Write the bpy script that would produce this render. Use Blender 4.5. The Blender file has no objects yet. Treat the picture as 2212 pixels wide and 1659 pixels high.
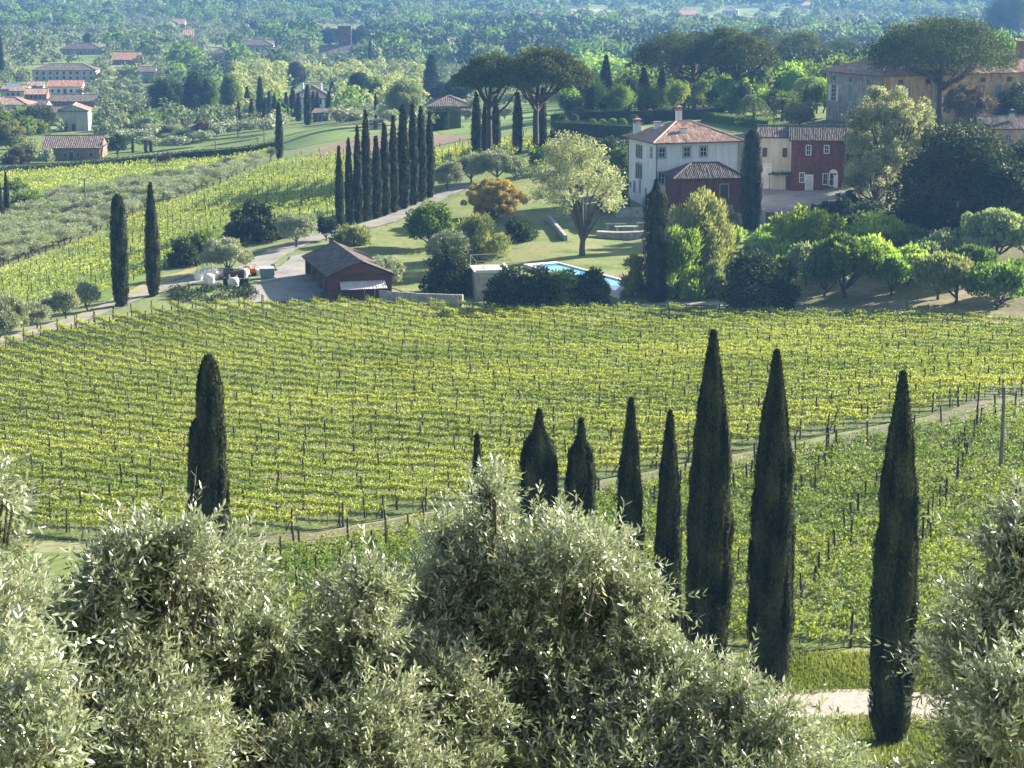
import bpy, math, random
import numpy as np
from mathutils import Vector, Matrix
from mathutils.geometry import delaunay_2d_cdt

rng = np.random.default_rng(11)
random.seed(5)
scene = bpy.context.scene
COL = scene.collection
R = math.radians

# ------------------------------------------------------------------ camera, sky, sun, exposure
PW, PH, F = 2212.0, 1659.0, 4731.0
PITCH = R(11.35)
CP, SP = math.cos(PITCH), math.sin(PITCH)
cam_d = bpy.data.cameras.new('camera')
cam_d.sensor_width = 36.0
cam_d.lens = 36.0 * F / PW
cam_d.clip_start = 0.2
cam_d.clip_end = 20000
cam = bpy.data.objects.new('camera', cam_d)
COL.objects.link(cam)
cam.location = (0, 0, 0)
cam.rotation_euler = (R(90) - PITCH, 0, 0)
scene.camera = cam

SUN_AZ, SUN_EL = R(60), R(23)          # azimuth measured from +Y (view direction) towards +X
world = bpy.data.worlds.new('World')
scene.world = world
world.use_nodes = True
wn = world.node_tree.nodes
sky = wn.new('ShaderNodeTexSky')
sky.sky_type = 'NISHITA'
sky.sun_disc = False
sky.sun_elevation = SUN_EL
sky.sun_rotation = SUN_AZ
sky.air_density = 1.0
sky.dust_density = 1.2
world.node_tree.links.new(sky.outputs[0], wn['Background'].inputs[0])
wn['Background'].inputs[1].default_value = 0.06
sun_d = bpy.data.lights.new('sun', 'SUN')
sun_d.energy = 5.0
sun_d.angle = R(0.5)
sun_d.color = (1.0, 0.93, 0.80)
sun = bpy.data.objects.new('sun', sun_d)
COL.objects.link(sun)
sdir = Vector((math.sin(SUN_AZ) * math.cos(SUN_EL), math.cos(SUN_AZ) * math.cos(SUN_EL), math.sin(SUN_EL)))
sun.rotation_euler = sdir.to_track_quat('Z', 'Y').to_euler()
sun.location = (60, 60, 120)
scene.view_settings.view_transform = 'Standard'
scene.view_settings.look = 'None'
scene.view_settings.exposure = 1.95
scene.view_settings.gamma = 1.0
scene.render.engine = 'CYCLES'
cy = scene.cycles
cy.max_bounces = 6
cy.diffuse_bounces = 3
cy.glossy_bounces = 2
cy.transmission_bounces = 4
cy.transparent_max_bounces = 8
cy.volume_bounces = 0
cy.sample_clamp_indirect = 6.0
cy.use_denoising = True

# ------------------------------------------------------------------ pixel <-> world (photo measured at 2212 x 1659)
def ray(px, py):
    u = (px - PW / 2) / F
    v = (PH / 2 - py) / F
    return np.array([u, CP + v * SP, -SP + v * CP])

def project(x, y, z):
    d = y * CP - z * SP
    return PW / 2 + F * x / d, PH / 2 - F * (y * SP + z * CP) / d

def pz(px, py, z):
    d = ray(px, py)
    return d * (z / d[2])

# ------------------------------------------------------------------ terrain: heights fitted through surveyed points
cps = []
for a in (-62, -40, -24, -12, 0, 12, 24, 40, 62):
    s, c = math.sin(R(a)), math.cos(R(a))
    for r_, z_ in ((2.5, -1.8), (5, -3.6), (9, -6.0), (16, -9.6), (25, -14.5), (42, -22.5), (62, -28.6), (2100, -60), (3500, -60.5), (6000, -61), (9000, -61)):
        cps.append((s * r_, c * r_, z_))
for a in (-62, -42, -30, 30, 42, 62):
    s, c = math.sin(R(a)), math.cos(R(a))
    for r_, z_ in ((92, -33.5), (145, -37), (240, -42.5), (400, -44 if a < 0 else -35), (670, -51), (1280, -58)):
        cps.append((s * r_, c * r_, z_))
for px, py, z in [
    (2050,1530,-33),(1600,1530,-33.3),(1000,1500,-33.5),(300,1480,-34),(1800,1250,-34.6),(1300,1250,-35),(800,1250,-35.6),(300,1250,-36),
    (2150,880,-36),(1700,970,-36.5),(1200,1065,-37),(700,1150,-37),(100,1150,-37.3),(1700,800,-39.3),(1000,860,-39.5),(300,900,-40),
    (2200,690,-42),(1800,680,-42.5),(1400,668,-43),(1000,660,-43.3),(600,655,-43.3),(250,690,-43.5),(0,745,-43.6),
    (300,640,-43.3),(440,600,-43),(600,600,-42.8),(640,530,-42),(800,480,-41),(950,420,-39),
    (0,660,-44.5),(0,570,-45.5),(200,480,-45),(400,520,-43.5),(400,400,-43.4),(600,350,-41.4),(720,420,-41.2),(700,340,-40),
    (750,310,-40.4),(680,285,-42.5),(760,265,-44.5),(1150,325,-35.5),(1040,330,-37),(1000,310,-37.6),(1000,265,-40.5),(930,240,-43.5),
    (1260,550,-42),(1100,560,-42.5),(1300,605,-42.6),(880,520,-42),(1000,470,-40.5),(1400,480,-41),(1330,500,-41.6),(1415,455,-39.6),
    (1560,455,-39.6),(1200,430,-39.3),(1700,440,-39.2),(1780,405,-38.6),(1650,402,-38.8),(1300,270,-34),(1500,270,-34),(1700,258,-33),
    (1850,270,-32.5),(2150,300,-33),(2100,430,-37),(2000,560,-39.6),(2200,560,-38.8),(1800,620,-41.3),(2200,650,-41.2),(1650,650,-42.3),
    (1560,580,-41.6),(0,390,-49),(300,370,-48.5),(560,333,-46),(150,345,-50.5),(400,290,-50),(600,270,-49),(0,250,-53),(300,200,-55),
    (700,230,-53),(900,200,-54),(100,100,-58),(700,120,-58),(1200,100,-58),(1500,100,-58)]:
    cps.append(tuple(pz(px, py, z)))
for px, r_, z_ in ((1600, 530, -38), (1900, 530, -35), (2200, 530, -32), (1600, 740, -50), (1900, 770, -48), (2200, 830, -48), (1250, 580, -41), (1250, 750, -51)):
    a = math.atan((px - PW / 2) / F)
    cps.append((math.sin(a) * r_, math.cos(a) * r_, z_))
cps = np.array(cps)
AZW = 3.0
def _feat(x, y):
    return np.stack([np.arctan2(x, y) * AZW, np.log(np.hypot(x, y))], -1)
_cf = _feat(cps[:, 0], cps[:, 1])
def _ker(a, b):
    d2 = ((a[:, None, :] - b[None, :, :]) ** 2).sum(-1)
    return np.sqrt(d2 + 0.05 ** 2)
_n = len(cps)
_A = np.zeros((_n + 3, _n + 3))
_A[:_n, :_n] = _ker(_cf, _cf) - np.eye(_n) * 0.004
_A[:_n, _n] = 1
_A[:_n, _n + 1:] = _cf
_A[_n, :_n] = 1
_A[_n + 1:, :_n] = _cf.T
_w = np.linalg.solve(_A, np.concatenate([cps[:, 2], np.zeros(3)]))
NA, NR = 521, 700
AZ = np.linspace(R(-65), R(65), NA)
LR = np.linspace(math.log(2.5), math.log(9000), NR)
ZG = np.zeros((NA, NR))
for i, a in enumerate(AZ):
    f = np.stack([np.full(NR, a * AZW), LR], -1)
    ZG[i] = _ker(f, _cf) @ _w[:_n] + _w[_n] + f @ _w[_n + 1:]

def T(x, y):
    x = np.asarray(x, float); y = np.asarray(y, float)
    fa = np.clip((np.arctan2(x, y) - AZ[0]) / (AZ[1] - AZ[0]), 0, NA - 1.001)
    fr = np.clip((np.log(np.maximum(np.hypot(x, y), 2.5)) - LR[0]) / (LR[1] - LR[0]), 0, NR - 1.001)
    ia = fa.astype(int); ir = fr.astype(int)
    u = fa - ia; v = fr - ir
    return (ZG[ia, ir] * (1 - u) * (1 - v) + ZG[ia + 1, ir] * u * (1 - v) + ZG[ia, ir + 1] * (1 - u) * v + ZG[ia + 1, ir + 1] * u * v)

_S = np.exp(np.linspace(math.log(20), math.log(8000), 2500))
def G(px, py):
    d = ray(px, py)
    h = math.hypot(d[0], d[1])
    s = _S / h
    gap = d[2] * s - T(d[0] * s, d[1] * s)
    k = int(np.argmax(gap < 0))
    if k == 0:
        k = len(s) - 1
    g0, g1 = gap[k - 1], gap[k]
    q = s[k - 1] + (s[k] - s[k - 1]) * (g0 / (g0 - g1 + 1e-9))
    x, y = d[0] * q, d[1] * q
    return Vector((x, y, float(T(x, y))))

def ztop(p, py):
    d = ray(0, py)
    return p[1] * d[2] / d[1]
def mpp(p):
    return (p[1] * CP - p[2] * SP) / F

# ------------------------------------------------------------------ mesh collecting
class MB:
    def __init__(s):
        s.v = []; s.n = 0; s.l = []; s.c = []; s.t = []
    def add(s, v, f, t=0.5):
        v = np.asarray(v, float).reshape(-1, 3)
        f = np.asarray(f, int)
        s.v.append(v)
        s.l.append((f + s.n).ravel())
        s.c.append(np.full(len(f), f.shape[1]))
        s.t.append(np.broadcast_to(np.asarray(t, float), (len(f),)))
        s.n += len(v)
        return s
    def box(s, c, d, rz=0.0, t=None):
        x, y, z = [q / 2 for q in d]
        v = np.array([(-x,-y,-z),(x,-y,-z),(x,y,-z),(-x,y,-z),(-x,-y,z),(x,-y,z),(x,y,z),(-x,y,z)])
        ca, sa = math.cos(rz), math.sin(rz)
        v = np.stack([v[:,0]*ca - v[:,1]*sa, v[:,0]*sa + v[:,1]*ca, v[:,2]], -1) + np.array(c)
        s.add(v, [(3,2,1,0),(4,5,6,7),(0,1,5,4),(1,2,6,5),(2,3,7,6),(3,0,4,7)], rng.random() if t is None else t)
        return s
    def bx(s, x0, x1, y0, y1, z0, z1, t=None):
        return s.box(((x0+x1)/2, (y0+y1)/2, (z0+z1)/2), (x1-x0, y1-y0, z1-z0), 0, t)
    def tube(s, pts, rad, n=6, t=None, cap=True):
        pts = np.asarray(pts, float); k = len(pts)
        rad = np.broadcast_to(np.asarray(rad, float), (k,))
        tan = np.gradient(pts, axis=0)
        tan /= np.linalg.norm(tan, axis=1, keepdims=True) + 1e-9
        ref = np.where(np.abs(tan[:, 2:3]) > 0.9, np.array([[1., 0, 0]]), np.array([[0, 0, 1.]]))
        a = np.cross(tan, ref); a /= np.linalg.norm(a, axis=1, keepdims=True) + 1e-9
        b = np.cross(tan, a)
        th = np.linspace(0, 2 * math.pi, n, endpoint=False)
        v = pts[:, None, :] + rad[:, None, None] * (a[:, None, :] * np.cos(th)[None, :, None] + b[:, None, :] * np.sin(th)[None, :, None])
        i = np.arange(k - 1)[:, None] * n; j = np.arange(n)[None, :]; j2 = (j + 1) % n
        f = np.stack([i + j, i + n + j, i + n + j2, i + j2], -1).reshape(-1, 4)
        tt = rng.random() if t is None else t
        s.add(v.reshape(-1, 3), f, tt)
        if cap:
            s.l.append(np.arange(n)[::-1] + s.n - n); s.c.append(np.array([n])); s.t.append(np.array([tt]))
        return s
    def lathe(s, c, prof, n=12, t=0.5):
        c = np.asarray(c, float)
        pts = np.array([(c[0], c[1], c[2] + z) for r_, z in prof])
        th = np.linspace(0, 2 * math.pi, n, endpoint=False)
        v = pts[:, None, :] + np.array([r_ for r_, z in prof])[:, None, None] * np.stack([np.cos(th), np.sin(th), 0 * th], -1)[None]
        k = len(prof); i = np.arange(k - 1)[:, None] * n; j = np.arange(n)[None, :]; j2 = (j + 1) % n
        return s.add(v.reshape(-1, 3), np.stack([i + j, i + j2, i + n + j2, i + n + j], -1).reshape(-1, 4), t)
    def leaves(s, P, D, L, W, t, nrm=None):
        N = len(P)
        if nrm is not None:
            D = unit(D - nrm * ((D * nrm).sum(1, keepdims=True) * 0.75))
        sd = np.cross(D, rng.normal(size=(N, 3)) if nrm is None else nrm); sd /= np.linalg.norm(sd, axis=1, keepdims=True) + 1e-9
        L = np.broadcast_to(L, (N,))[:, None]; W = np.broadcast_to(W, (N,))[:, None]
        m = P + D * L * 0.5
        v = np.stack([P, m + sd * W / 2, P + D * L, m - sd * W / 2], 1).reshape(-1, 3)
        return s.add(v, np.arange(4 * N).reshape(N, 4), t)
    def data(s, name, mats, smooth=False):
        me = bpy.data.meshes.new(name)
        v = np.concatenate(s.v); l = np.concatenate(s.l); c = np.concatenate(s.c); t = np.concatenate(s.t)
        me.vertices.add(len(v)); me.vertices.foreach_set('co', v.astype(np.float32).ravel())
        me.loops.add(len(l)); me.loops.foreach_set('vertex_index', l.astype(np.int32))
        me.polygons.add(len(c))
        st = np.concatenate([[0], np.cumsum(c)[:-1]])
        me.polygons.foreach_set('loop_start', st.astype(np.int32))
        me.polygons.foreach_set('use_smooth', np.full(len(c), bool(smooth)))
        at = me.attributes.new('t', 'FLOAT', 'FACE'); at.data.foreach_set('value', t.astype(np.float32))
        me.update(calc_edges=True)
        for m in (mats if isinstance(mats, (list, tuple)) else [mats]):
            me.materials.append(m)
        return me
    def build(s, name, mats, parent=None, smooth=False):
        return link(name, s.data(name, mats, smooth), parent)

def link(name, me, parent=None):
    o = bpy.data.objects.new(name, me)
    COL.objects.link(o)
    if parent is not None:
        o.parent = parent
    return o
def tag(o, label=None, cat=None, group=None, kind=None):
    if label: o['label'] = label
    if cat: o['category'] = cat
    if group: o['group'] = group
    if kind: o['kind'] = kind
    return o
def thing(name, label, cat, loc=(0, 0, 0), rz=0.0, group=None, scale=None):
    o = bpy.data.objects.new(name, None)
    COL.objects.link(o)
    o.location = loc; o.rotation_euler = (0, 0, rz)
    o.empty_display_size = 0.5
    if scale is not None: o.scale = scale
    return tag(o, label, cat, group)
ORD = ['first','second','third','fourth','fifth','sixth','seventh','eighth','ninth','tenth','eleventh','twelfth','thirteenth','fourteenth','fifteenth',
       'sixteenth','seventeenth','eighteenth','nineteenth','twentieth']
def ordinal(i):
    if i < 20: return ORD[i]
    tens = ['twenty', 'thirty', 'forty', 'fifty', 'sixty', 'seventy', 'eighty', 'ninety'][(i + 1) // 10 - 2]
    u = (i + 1) % 10
    return (tens[:-1] + 'ieth') if u == 0 else tens + '-' + ORD[u - 1]
def unit(v):
    return v / (np.linalg.norm(v, axis=-1, keepdims=True) + 1e-9)
def rdir(n):
    return unit(rng.normal(size=(n, 3)))

# ------------------------------------------------------------------ materials
def _new(name):
    m = bpy.data.materials.new(name); m.use_nodes = True
    return m, m.node_tree.nodes, m.node_tree.links, m.node_tree.nodes['Principled BSDF']
def _mix(n, l, fac, a, b, mode='MIX'):
    x = n.new('ShaderNodeMix'); x.data_type = 'RGBA'; x.blend_type = mode
    for sock, val in ((0, fac), (6, a), (7, b)):
        if hasattr(val, 'links') or hasattr(val, 'is_linked'):
            l.new(val, x.inputs[sock])
        elif sock == 0:
            x.inputs[0].default_value = val
        else:
            x.inputs[sock].default_value = (*val, 1) if len(val) == 3 else val
    return x.outputs[2]
def _noise(n, l, scale, detail=5, coord='Object', rough=0.6, stretch=None):
    tc = n.new('ShaderNodeTexCoord'); src = tc.outputs[coord]
    if stretch:
        mp = n.new('ShaderNodeMapping'); mp.inputs['Scale'].default_value = stretch
        l.new(src, mp.inputs[0]); src = mp.outputs[0]
    x = n.new('ShaderNodeTexNoise'); x.inputs['Scale'].default_value = scale; x.inputs['Detail'].default_value = detail
    x.inputs['Roughness'].default_value = rough
    l.new(src, x.inputs['Vector'])
    return x.outputs['Fac']
def _ramp(n, l, fac, stops):
    x = n.new('ShaderNodeValToRGB')
    e = x.color_ramp.elements
    while len(e) < len(stops): e.new(0.5)
    for el, (p, c) in zip(e, stops):
        el.position = p; el.color = (*c, 1)
    l.new(fac, x.inputs[0])
    return x.outputs[0]
def _attr(n, name='t'):
    x = n.new('ShaderNodeAttribute'); x.attribute_name = name
    return x.outputs['Fac']

def leafmat(name, c1, c2, trans=0.35, rough=0.65, spec=0.12, under=None, var=0.25, tboost=(1.5, 1.5, 0.7)):
    m, n, l, p = _new(name)
    col = _mix(n, l, _attr(n), c1, c2)
    oi = n.new('ShaderNodeObjectInfo')
    hs = n.new('ShaderNodeHueSaturation')
    mr = n.new('ShaderNodeMapRange'); mr.inputs[3].default_value = 1 - var; mr.inputs[4].default_value = 1 + var
    l.new(oi.outputs['Random'], mr.inputs[0]); l.new(mr.outputs[0], hs.inputs['Value'])
    mh = n.new('ShaderNodeMapRange'); mh.inputs[3].default_value = 0.5 - var * 0.08; mh.inputs[4].default_value = 0.5 + var * 0.08
    wn_ = n.new('ShaderNodeMath'); wn_.operation = 'FRACT'
    mm = n.new('ShaderNodeMath'); mm.operation = 'MULTIPLY'; mm.inputs[1].default_value = 7.31
    l.new(oi.outputs['Random'], mm.inputs[0]); l.new(mm.outputs[0], wn_.inputs[0]); l.new(wn_.outputs[0], mh.inputs[0]); l.new(mh.outputs[0], hs.inputs['Hue'])
    l.new(col, hs.inputs['Color'])
    col = hs.outputs['Color']
    top = col
    if under is not None:
        ge = n.new('ShaderNodeNewGeometry')
        top = _mix(n, l, ge.outputs['Backfacing'], col, under)
    l.new(top, p.inputs['Base Color'])
    p.inputs['Roughness'].default_value = rough
    p.inputs['Specular IOR Level'].default_value = spec
    tr = n.new('ShaderNodeBsdfTranslucent')
    l.new(_mix(n, l, 1.0, col, tboost, 'MULTIPLY'), tr.inputs['Color'])
    mx = n.new('ShaderNodeMixShader'); mx.inputs[0].default_value = trans
    l.new(p.outputs[0], mx.inputs[1]); l.new(tr.outputs[0], mx.inputs[2])
    l.new(mx.outputs[0], n['Material Output'].inputs[0])
    return m
def mottled(name, cols, scale=0.5, rough=0.9, spec=0.2, bump=0.0, bscale=None, fine=None, attr=None, streak=0.0):
    m, n, l, p = _new(name)
    col = _ramp(n, l, _noise(n, l, scale), [(0.3 + 0.4 * i / max(1, len(cols) - 1), c) for i, c in enumerate(cols)])
    if fine:
        col = _mix(n, l, 0.8, col, _ramp(n, l, _noise(n, l, fine, 4), [(0.3, (0.55,) * 3), (0.7, (1.3,) * 3)]), 'MULTIPLY')
    if streak:
        col = _mix(n, l, streak, col, _ramp(n, l, _noise(n, l, 1.0, 5, stretch=(1.6, 1.6, 0.18)), [(0.35, (0.45, 0.43, 0.40)), (0.62, (1.08, 1.08, 1.08))]), 'MULTIPLY')
    if attr:
        col = _mix(n, l, 1.0, col, _ramp(n, l, _attr(n), [(0, (1 - attr,) * 3), (1, (1 + attr,) * 3)]), 'MULTIPLY')
    l.new(col, p.inputs['Base Color'])
    p.inputs['Roughness'].default_value = rough
    p.inputs['Specular IOR Level'].default_value = spec
    if bump:
        b = n.new('ShaderNodeBump'); b.inputs['Strength'].default_value = bump; b.inputs['Distance'].default_value = 0.15
        l.new(_noise(n, l, bscale or scale * 6, 6), b.inputs['Height']); l.new(b.outputs[0], p.inputs['Normal'])
    return m
def plain(name, c, rough=0.6, spec=0.4, metal=0.0):
    m, n, l, p = _new(name)
    col = _mix(n, l, 0.6, c, _ramp(n, l, _noise(n, l, 3.0), [(0.3, tuple(q * 0.75 for q in c)), (0.7, tuple(min(1, q * 1.15) for q in c))]))
    l.new(col, p.inputs['Base Color'])
    p.inputs['Roughness'].default_value = rough; p.inputs['Specular IOR Level'].default_value = spec; p.inputs['Metallic'].default_value = metal
    return m
def tilemat(name, stops):
    m, n, l, p = _new(name)
    col = _ramp(n, l, _attr(n), stops)
    col = _mix(n, l, 0.6, col, _ramp(n, l, _noise(n, l, 1.2, 6), [(0.3, (0.55, 0.55, 0.5)), (0.65, (1.15, 1.1, 1.05))]), 'MULTIPLY')
    l.new(col, p.inputs['Base Color'])
    p.inputs['Roughness'].default_value = 0.85; p.inputs['Specular IOR Level'].default_value = 0.2
    return m

M = {}
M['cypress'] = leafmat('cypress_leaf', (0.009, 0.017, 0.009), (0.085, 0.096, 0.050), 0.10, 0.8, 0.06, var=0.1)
M['pine'] = leafmat('pine_needle', (0.026, 0.050, 0.016), (0.14, 0.165, 0.055), 0.15, 0.7, 0.1)
M['olive'] = leafmat('olive_leaf', (0.17, 0.20, 0.12), (0.33, 0.36, 0.24), 0.2, 0.55, 0.2, under=(0.34, 0.37, 0.28), var=0.12)
M['olive_near'] = leafmat('near_olive_leaf', (0.10, 0.13, 0.06), (0.35, 0.38, 0.24), 0.28, 0.34, 1.0, under=(0.60, 0.61, 0.52), var=0.08, tboost=(1.25, 1.35, 0.95))
M['olive_mass'] = leafmat('distant_olive_leaf', (0.12, 0.15, 0.085), (0.21, 0.24, 0.145), 0.2, var=0.0)
M['mist_mass'] = leafmat('distant_sage_leaf', (0.085, 0.125, 0.06), (0.17, 0.21, 0.11), 0.25, var=0.0)
M['green'] = leafmat('green_leaf', (0.06, 0.11, 0.025), (0.17, 0.23, 0.06), 0.4)
M['dark'] = leafmat('dark_leaf', (0.018, 0.036, 0.016), (0.06, 0.085, 0.035), 0.16)
M['yellow'] = leafmat('yellow_leaf', (0.15, 0.185, 0.065), (0.30, 0.315, 0.14), 0.38, tboost=(1.25, 1.3, 0.7))
M['lime'] = leafmat('lime_leaf', (0.14, 0.235, 0.045), (0.30, 0.39, 0.11), 0.45)
M['pale'] = leafmat('pale_leaf', (0.17, 0.19, 0.095), (0.42, 0.415, 0.26), 0.38, tboost=(1.2, 1.25, 0.8))
M['mist'] = leafmat('mist_leaf', (0.14, 0.19, 0.10), (0.27, 0.31, 0.18), 0.3)
M['bronze'] = leafmat('bronze_leaf', (0.19, 0.17, 0.05), (0.36, 0.30, 0.11), 0.35)
M['plum'] = leafmat('plum_leaf', (0.06, 0.045, 0.04), (0.13, 0.09, 0.07), 0.2)
M['vine'] = leafmat('vine_leaf', (0.12, 0.18, 0.03), (0.40, 0.42, 0.11), 0.38, 0.5, 0.25, var=0.06)
M['vine_low'] = leafmat('lower_vine_leaf', (0.07, 0.125, 0.028), (0.23, 0.27, 0.07), 0.42, 0.5, 0.2, var=0.1)
M['grassblade'] = leafmat('grass_blade', (0.10, 0.145, 0.035), (0.23, 0.25, 0.08), 0.3, var=0.0)
M['bark'] = mottled('bark', [(0.04, 0.032, 0.025), (0.10, 0.08, 0.065)], 2.0, bump=0.4, bscale=9)
M['greybark'] = mottled('olive_bark', [(0.06, 0.052, 0.042), (0.15, 0.135, 0.115)], 3.0, bump=0.4, bscale=14)
M['twig'] = mottled('olive_twig', [(0.16, 0.14, 0.08), (0.30, 0.28, 0.18)], 5.0)
M['post'] = mottled('post_wood', [(0.035, 0.028, 0.022), (0.10, 0.085, 0.07)], 1.5)
M['pole'] = mottled('pole_wood', [(0.11, 0.09, 0.075), (0.24, 0.21, 0.18)], 1.0)
M['white_wall'] = mottled('white_stucco', [(0.62, 0.62, 0.61), (0.72, 0.72, 0.71), (0.78, 0.78, 0.77)], 0.35, streak=0.3)
M['cream_wall'] = mottled('cream_stucco', [(0.46, 0.42, 0.32), (0.58, 0.54, 0.43)], 0.4, streak=0.4)
M['red_wall'] = mottled('red_stucco', [(0.125, 0.045, 0.034), (0.17, 0.062, 0.046)], 0.5, fine=2.0, streak=0.5)
M['ochre_wall'] = mottled('ochre_stucco', [(0.36, 0.24, 0.13), (0.50, 0.35, 0.20), (0.54, 0.40, 0.25)], 0.25, fine=1.2, streak=0.5)
M['grey_wall'] = mottled('weathered_shade_grey_stucco', [(0.24, 0.22, 0.19), (0.34, 0.31, 0.27), (0.42, 0.38, 0.31)], 0.22, fine=1.0, streak=0.7)  # weathered grey, also painted shade on the ochre villa's end wall
M['pale_wall'] = mottled('pale_stucco', [(0.42, 0.40, 0.33), (0.55, 0.53, 0.45)], 0.3, streak=0.4)
M['dark_brick'] = mottled('dark_brick', [(0.10, 0.075, 0.07), (0.16, 0.115, 0.10)], 0.8, fine=3)
M['brick_wall'] = mottled('brick_wall', [(0.17, 0.115, 0.09), (0.25, 0.17, 0.13)], 0.8, fine=4)
M['stone'] = mottled('rubble_stone', [(0.20, 0.185, 0.16), (0.36, 0.34, 0.30), (0.47, 0.45, 0.41)], 1.8, fine=6, bump=0.5, bscale=5)
M['slab'] = mottled('pale_slab', [(0.52, 0.49, 0.43), (0.68, 0.65, 0.58)], 1.0)
M['tile'] = tilemat('terracotta_tile', [(0.0, (0.15, 0.10, 0.085)), (0.35, (0.30, 0.185, 0.145)), (0.7, (0.41, 0.275, 0.22)), (1.0, (0.60, 0.48, 0.40))])
M['tile_old'] = tilemat('old_roof_tile', [(0.0, (0.065, 0.056, 0.052)), (0.4, (0.125, 0.102, 0.092)), (0.75, (0.19, 0.155, 0.138)), (1.0, (0.31, 0.285, 0.26))])
M['barn_wall'] = mottled('barn_wall', [(0.10, 0.05, 0.042), (0.15, 0.07, 0.058)], 0.7, fine=3)
M['tile_dark'] = tilemat('dark_roof_tile', [(0.0, (0.05, 0.043, 0.04)), (0.5, (0.10, 0.082, 0.072)), (1.0, (0.19, 0.16, 0.14))])
M['tile_red'] = tilemat('orange_roof_tile', [(0.0, (0.32, 0.16, 0.11)), (0.5, (0.44, 0.23, 0.16)), (1.0, (0.56, 0.36, 0.27))])
M['frame'] = plain('grey_stone_trim', (0.30, 0.31, 0.31))
M['white_paint'] = plain('white_paint', (0.72, 0.72, 0.70))
M['shutter'] = plain('grey_green_shutter', (0.16, 0.20, 0.19))
M['blue_paint'] = plain('pale_blue_paint', (0.35, 0.48, 0.60))
M['dark_wood'] = plain('dark_wood', (0.05, 0.035, 0.028))
M['iron'] = plain('dark_iron', (0.03, 0.03, 0.032), 0.5)
M['metal'] = plain('pale_metal', (0.55, 0.55, 0.55), 0.4, 0.5, 0.3)
m_, n_, l_, p_ = _new('window_glass'); p_.inputs['Base Color'].default_value = (0.02, 0.025, 0.03, 1); p_.inputs['Roughness'].default_value = 0.12
M['glass'] = m_
M['plastic_white'] = plain('white_sacking', (0.74, 0.70, 0.66), 0.7)
M['orange'] = plain('orange_paint', (0.55, 0.15, 0.05))
M['green_plastic'] = plain('grey_green_plastic', (0.20, 0.25, 0.22))
M['black'] = plain('black_plastic', (0.02, 0.02, 0.02))
M['sheet'] = mottled('corrugated_sheet', [(0.48, 0.44, 0.40), (0.66, 0.62, 0.57)], 1.5)
M['solar'] = plain('solar_panel', (0.25, 0.30, 0.36), 0.15, 0.8)
M['gravel'] = mottled('gravel', [(0.21, 0.195, 0.175), (0.29, 0.27, 0.24), (0.35, 0.325, 0.29)], 0.35, fine=6)
M['asphalt'] = mottled('pale_lane', [(0.33, 0.28, 0.235), (0.41, 0.355, 0.30)], 0.5, fine=5)
M['dirt'] = mottled('dirt', [(0.10, 0.115, 0.05), (0.16, 0.14, 0.09), (0.22, 0.185, 0.14)], 0.6, fine=2.5, bump=0.6)
M['soil'] = mottled('ploughed_soil', [(0.19, 0.125, 0.085), (0.26, 0.18, 0.125)], 0.2, fine=1.5)
M['drygrass'] = mottled('dry_grass', [(0.20, 0.19, 0.07), (0.34, 0.29, 0.13), (0.40, 0.35, 0.19)], 0.3, fine=3)
M['lawn'] = mottled('lawn_turf', [(0.085, 0.13, 0.03), (0.15, 0.195, 0.05), (0.21, 0.225, 0.085), (0.24, 0.21, 0.11)], 0.22, fine=2.2, bump=0.3)
M['meadow'] = mottled('meadow', [(0.12, 0.19, 0.04), (0.19, 0.26, 0.065)], 0.06, fine=1.2)
M['vineground'] = mottled('vineyard_floor', [(0.06, 0.09, 0.025), (0.11, 0.15, 0.04), (0.15, 0.17, 0.06), (0.18, 0.15, 0.09)], 0.28, fine=2.6, bump=0.7, bscale=2.5)
M['orchardground'] = mottled('orchard_floor', [(0.10, 0.15, 0.04), (0.19, 0.17, 0.08), (0.30, 0.25, 0.17)], 0.16, fine=2, bump=0.5)
# terrain: rough grass close by, a patchwork of fields on the plain
m_, n_, l_, p_ = _new('hill_ground')
tc_ = n_.new('ShaderNodeTexCoord')
vo_ = n_.new('ShaderNodeTexVoronoi'); vo_.inputs['Scale'].default_value = 0.009; l_.new(tc_.outputs['Object'], vo_.inputs['Vector'])
sep_ = n_.new('ShaderNodeSeparateColor'); l_.new(vo_.outputs['Color'], sep_.inputs[0])
fields_ = _ramp(n_, l_, sep_.outputs[0], [(0.0, (0.11, 0.16, 0.05)), (0.35, (0.19, 0.24, 0.09)), (0.6, (0.27, 0.29, 0.15)), (0.8, (0.36, 0.33, 0.20)), (1.0, (0.16, 0.22, 0.06))])
near_ = _ramp(n_, l_, _noise(n_, l_, 0.12), [(0.3, (0.06, 0.10, 0.025)), (0.5, (0.12, 0.17, 0.04)), (0.7, (0.19, 0.21, 0.075))])
c_ = _mix(n_, l_, 0.55, near_, fields_)
c_ = _mix(n_, l_, 0.8, c_, _ramp(n_, l_, _noise(n_, l_, 1.5, 6), [(0.3, (0.6,) * 3), (0.7, (1.25,) * 3)]), 'MULTIPLY')
l_.new(c_, p_.inputs['Base Color']); p_.inputs['Roughness'].default_value = 0.95; p_.inputs['Specular IOR Level'].default_value = 0.1
M['hill'] = m_
m_, n_, l_, p_ = _new('pool_water'); p_.inputs['Base Color'].default_value = (0.10, 0.36, 0.62, 1); p_.inputs['Roughness'].default_value = 0.08
b_ = n_.new('ShaderNodeBump'); b_.inputs['Strength'].default_value = 0.08; l_.new(_noise(n_, l_, 3.0), b_.inputs['Height']); l_.new(b_.outputs[0], p_.inputs['Normal'])
M['water'] = m_

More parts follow.
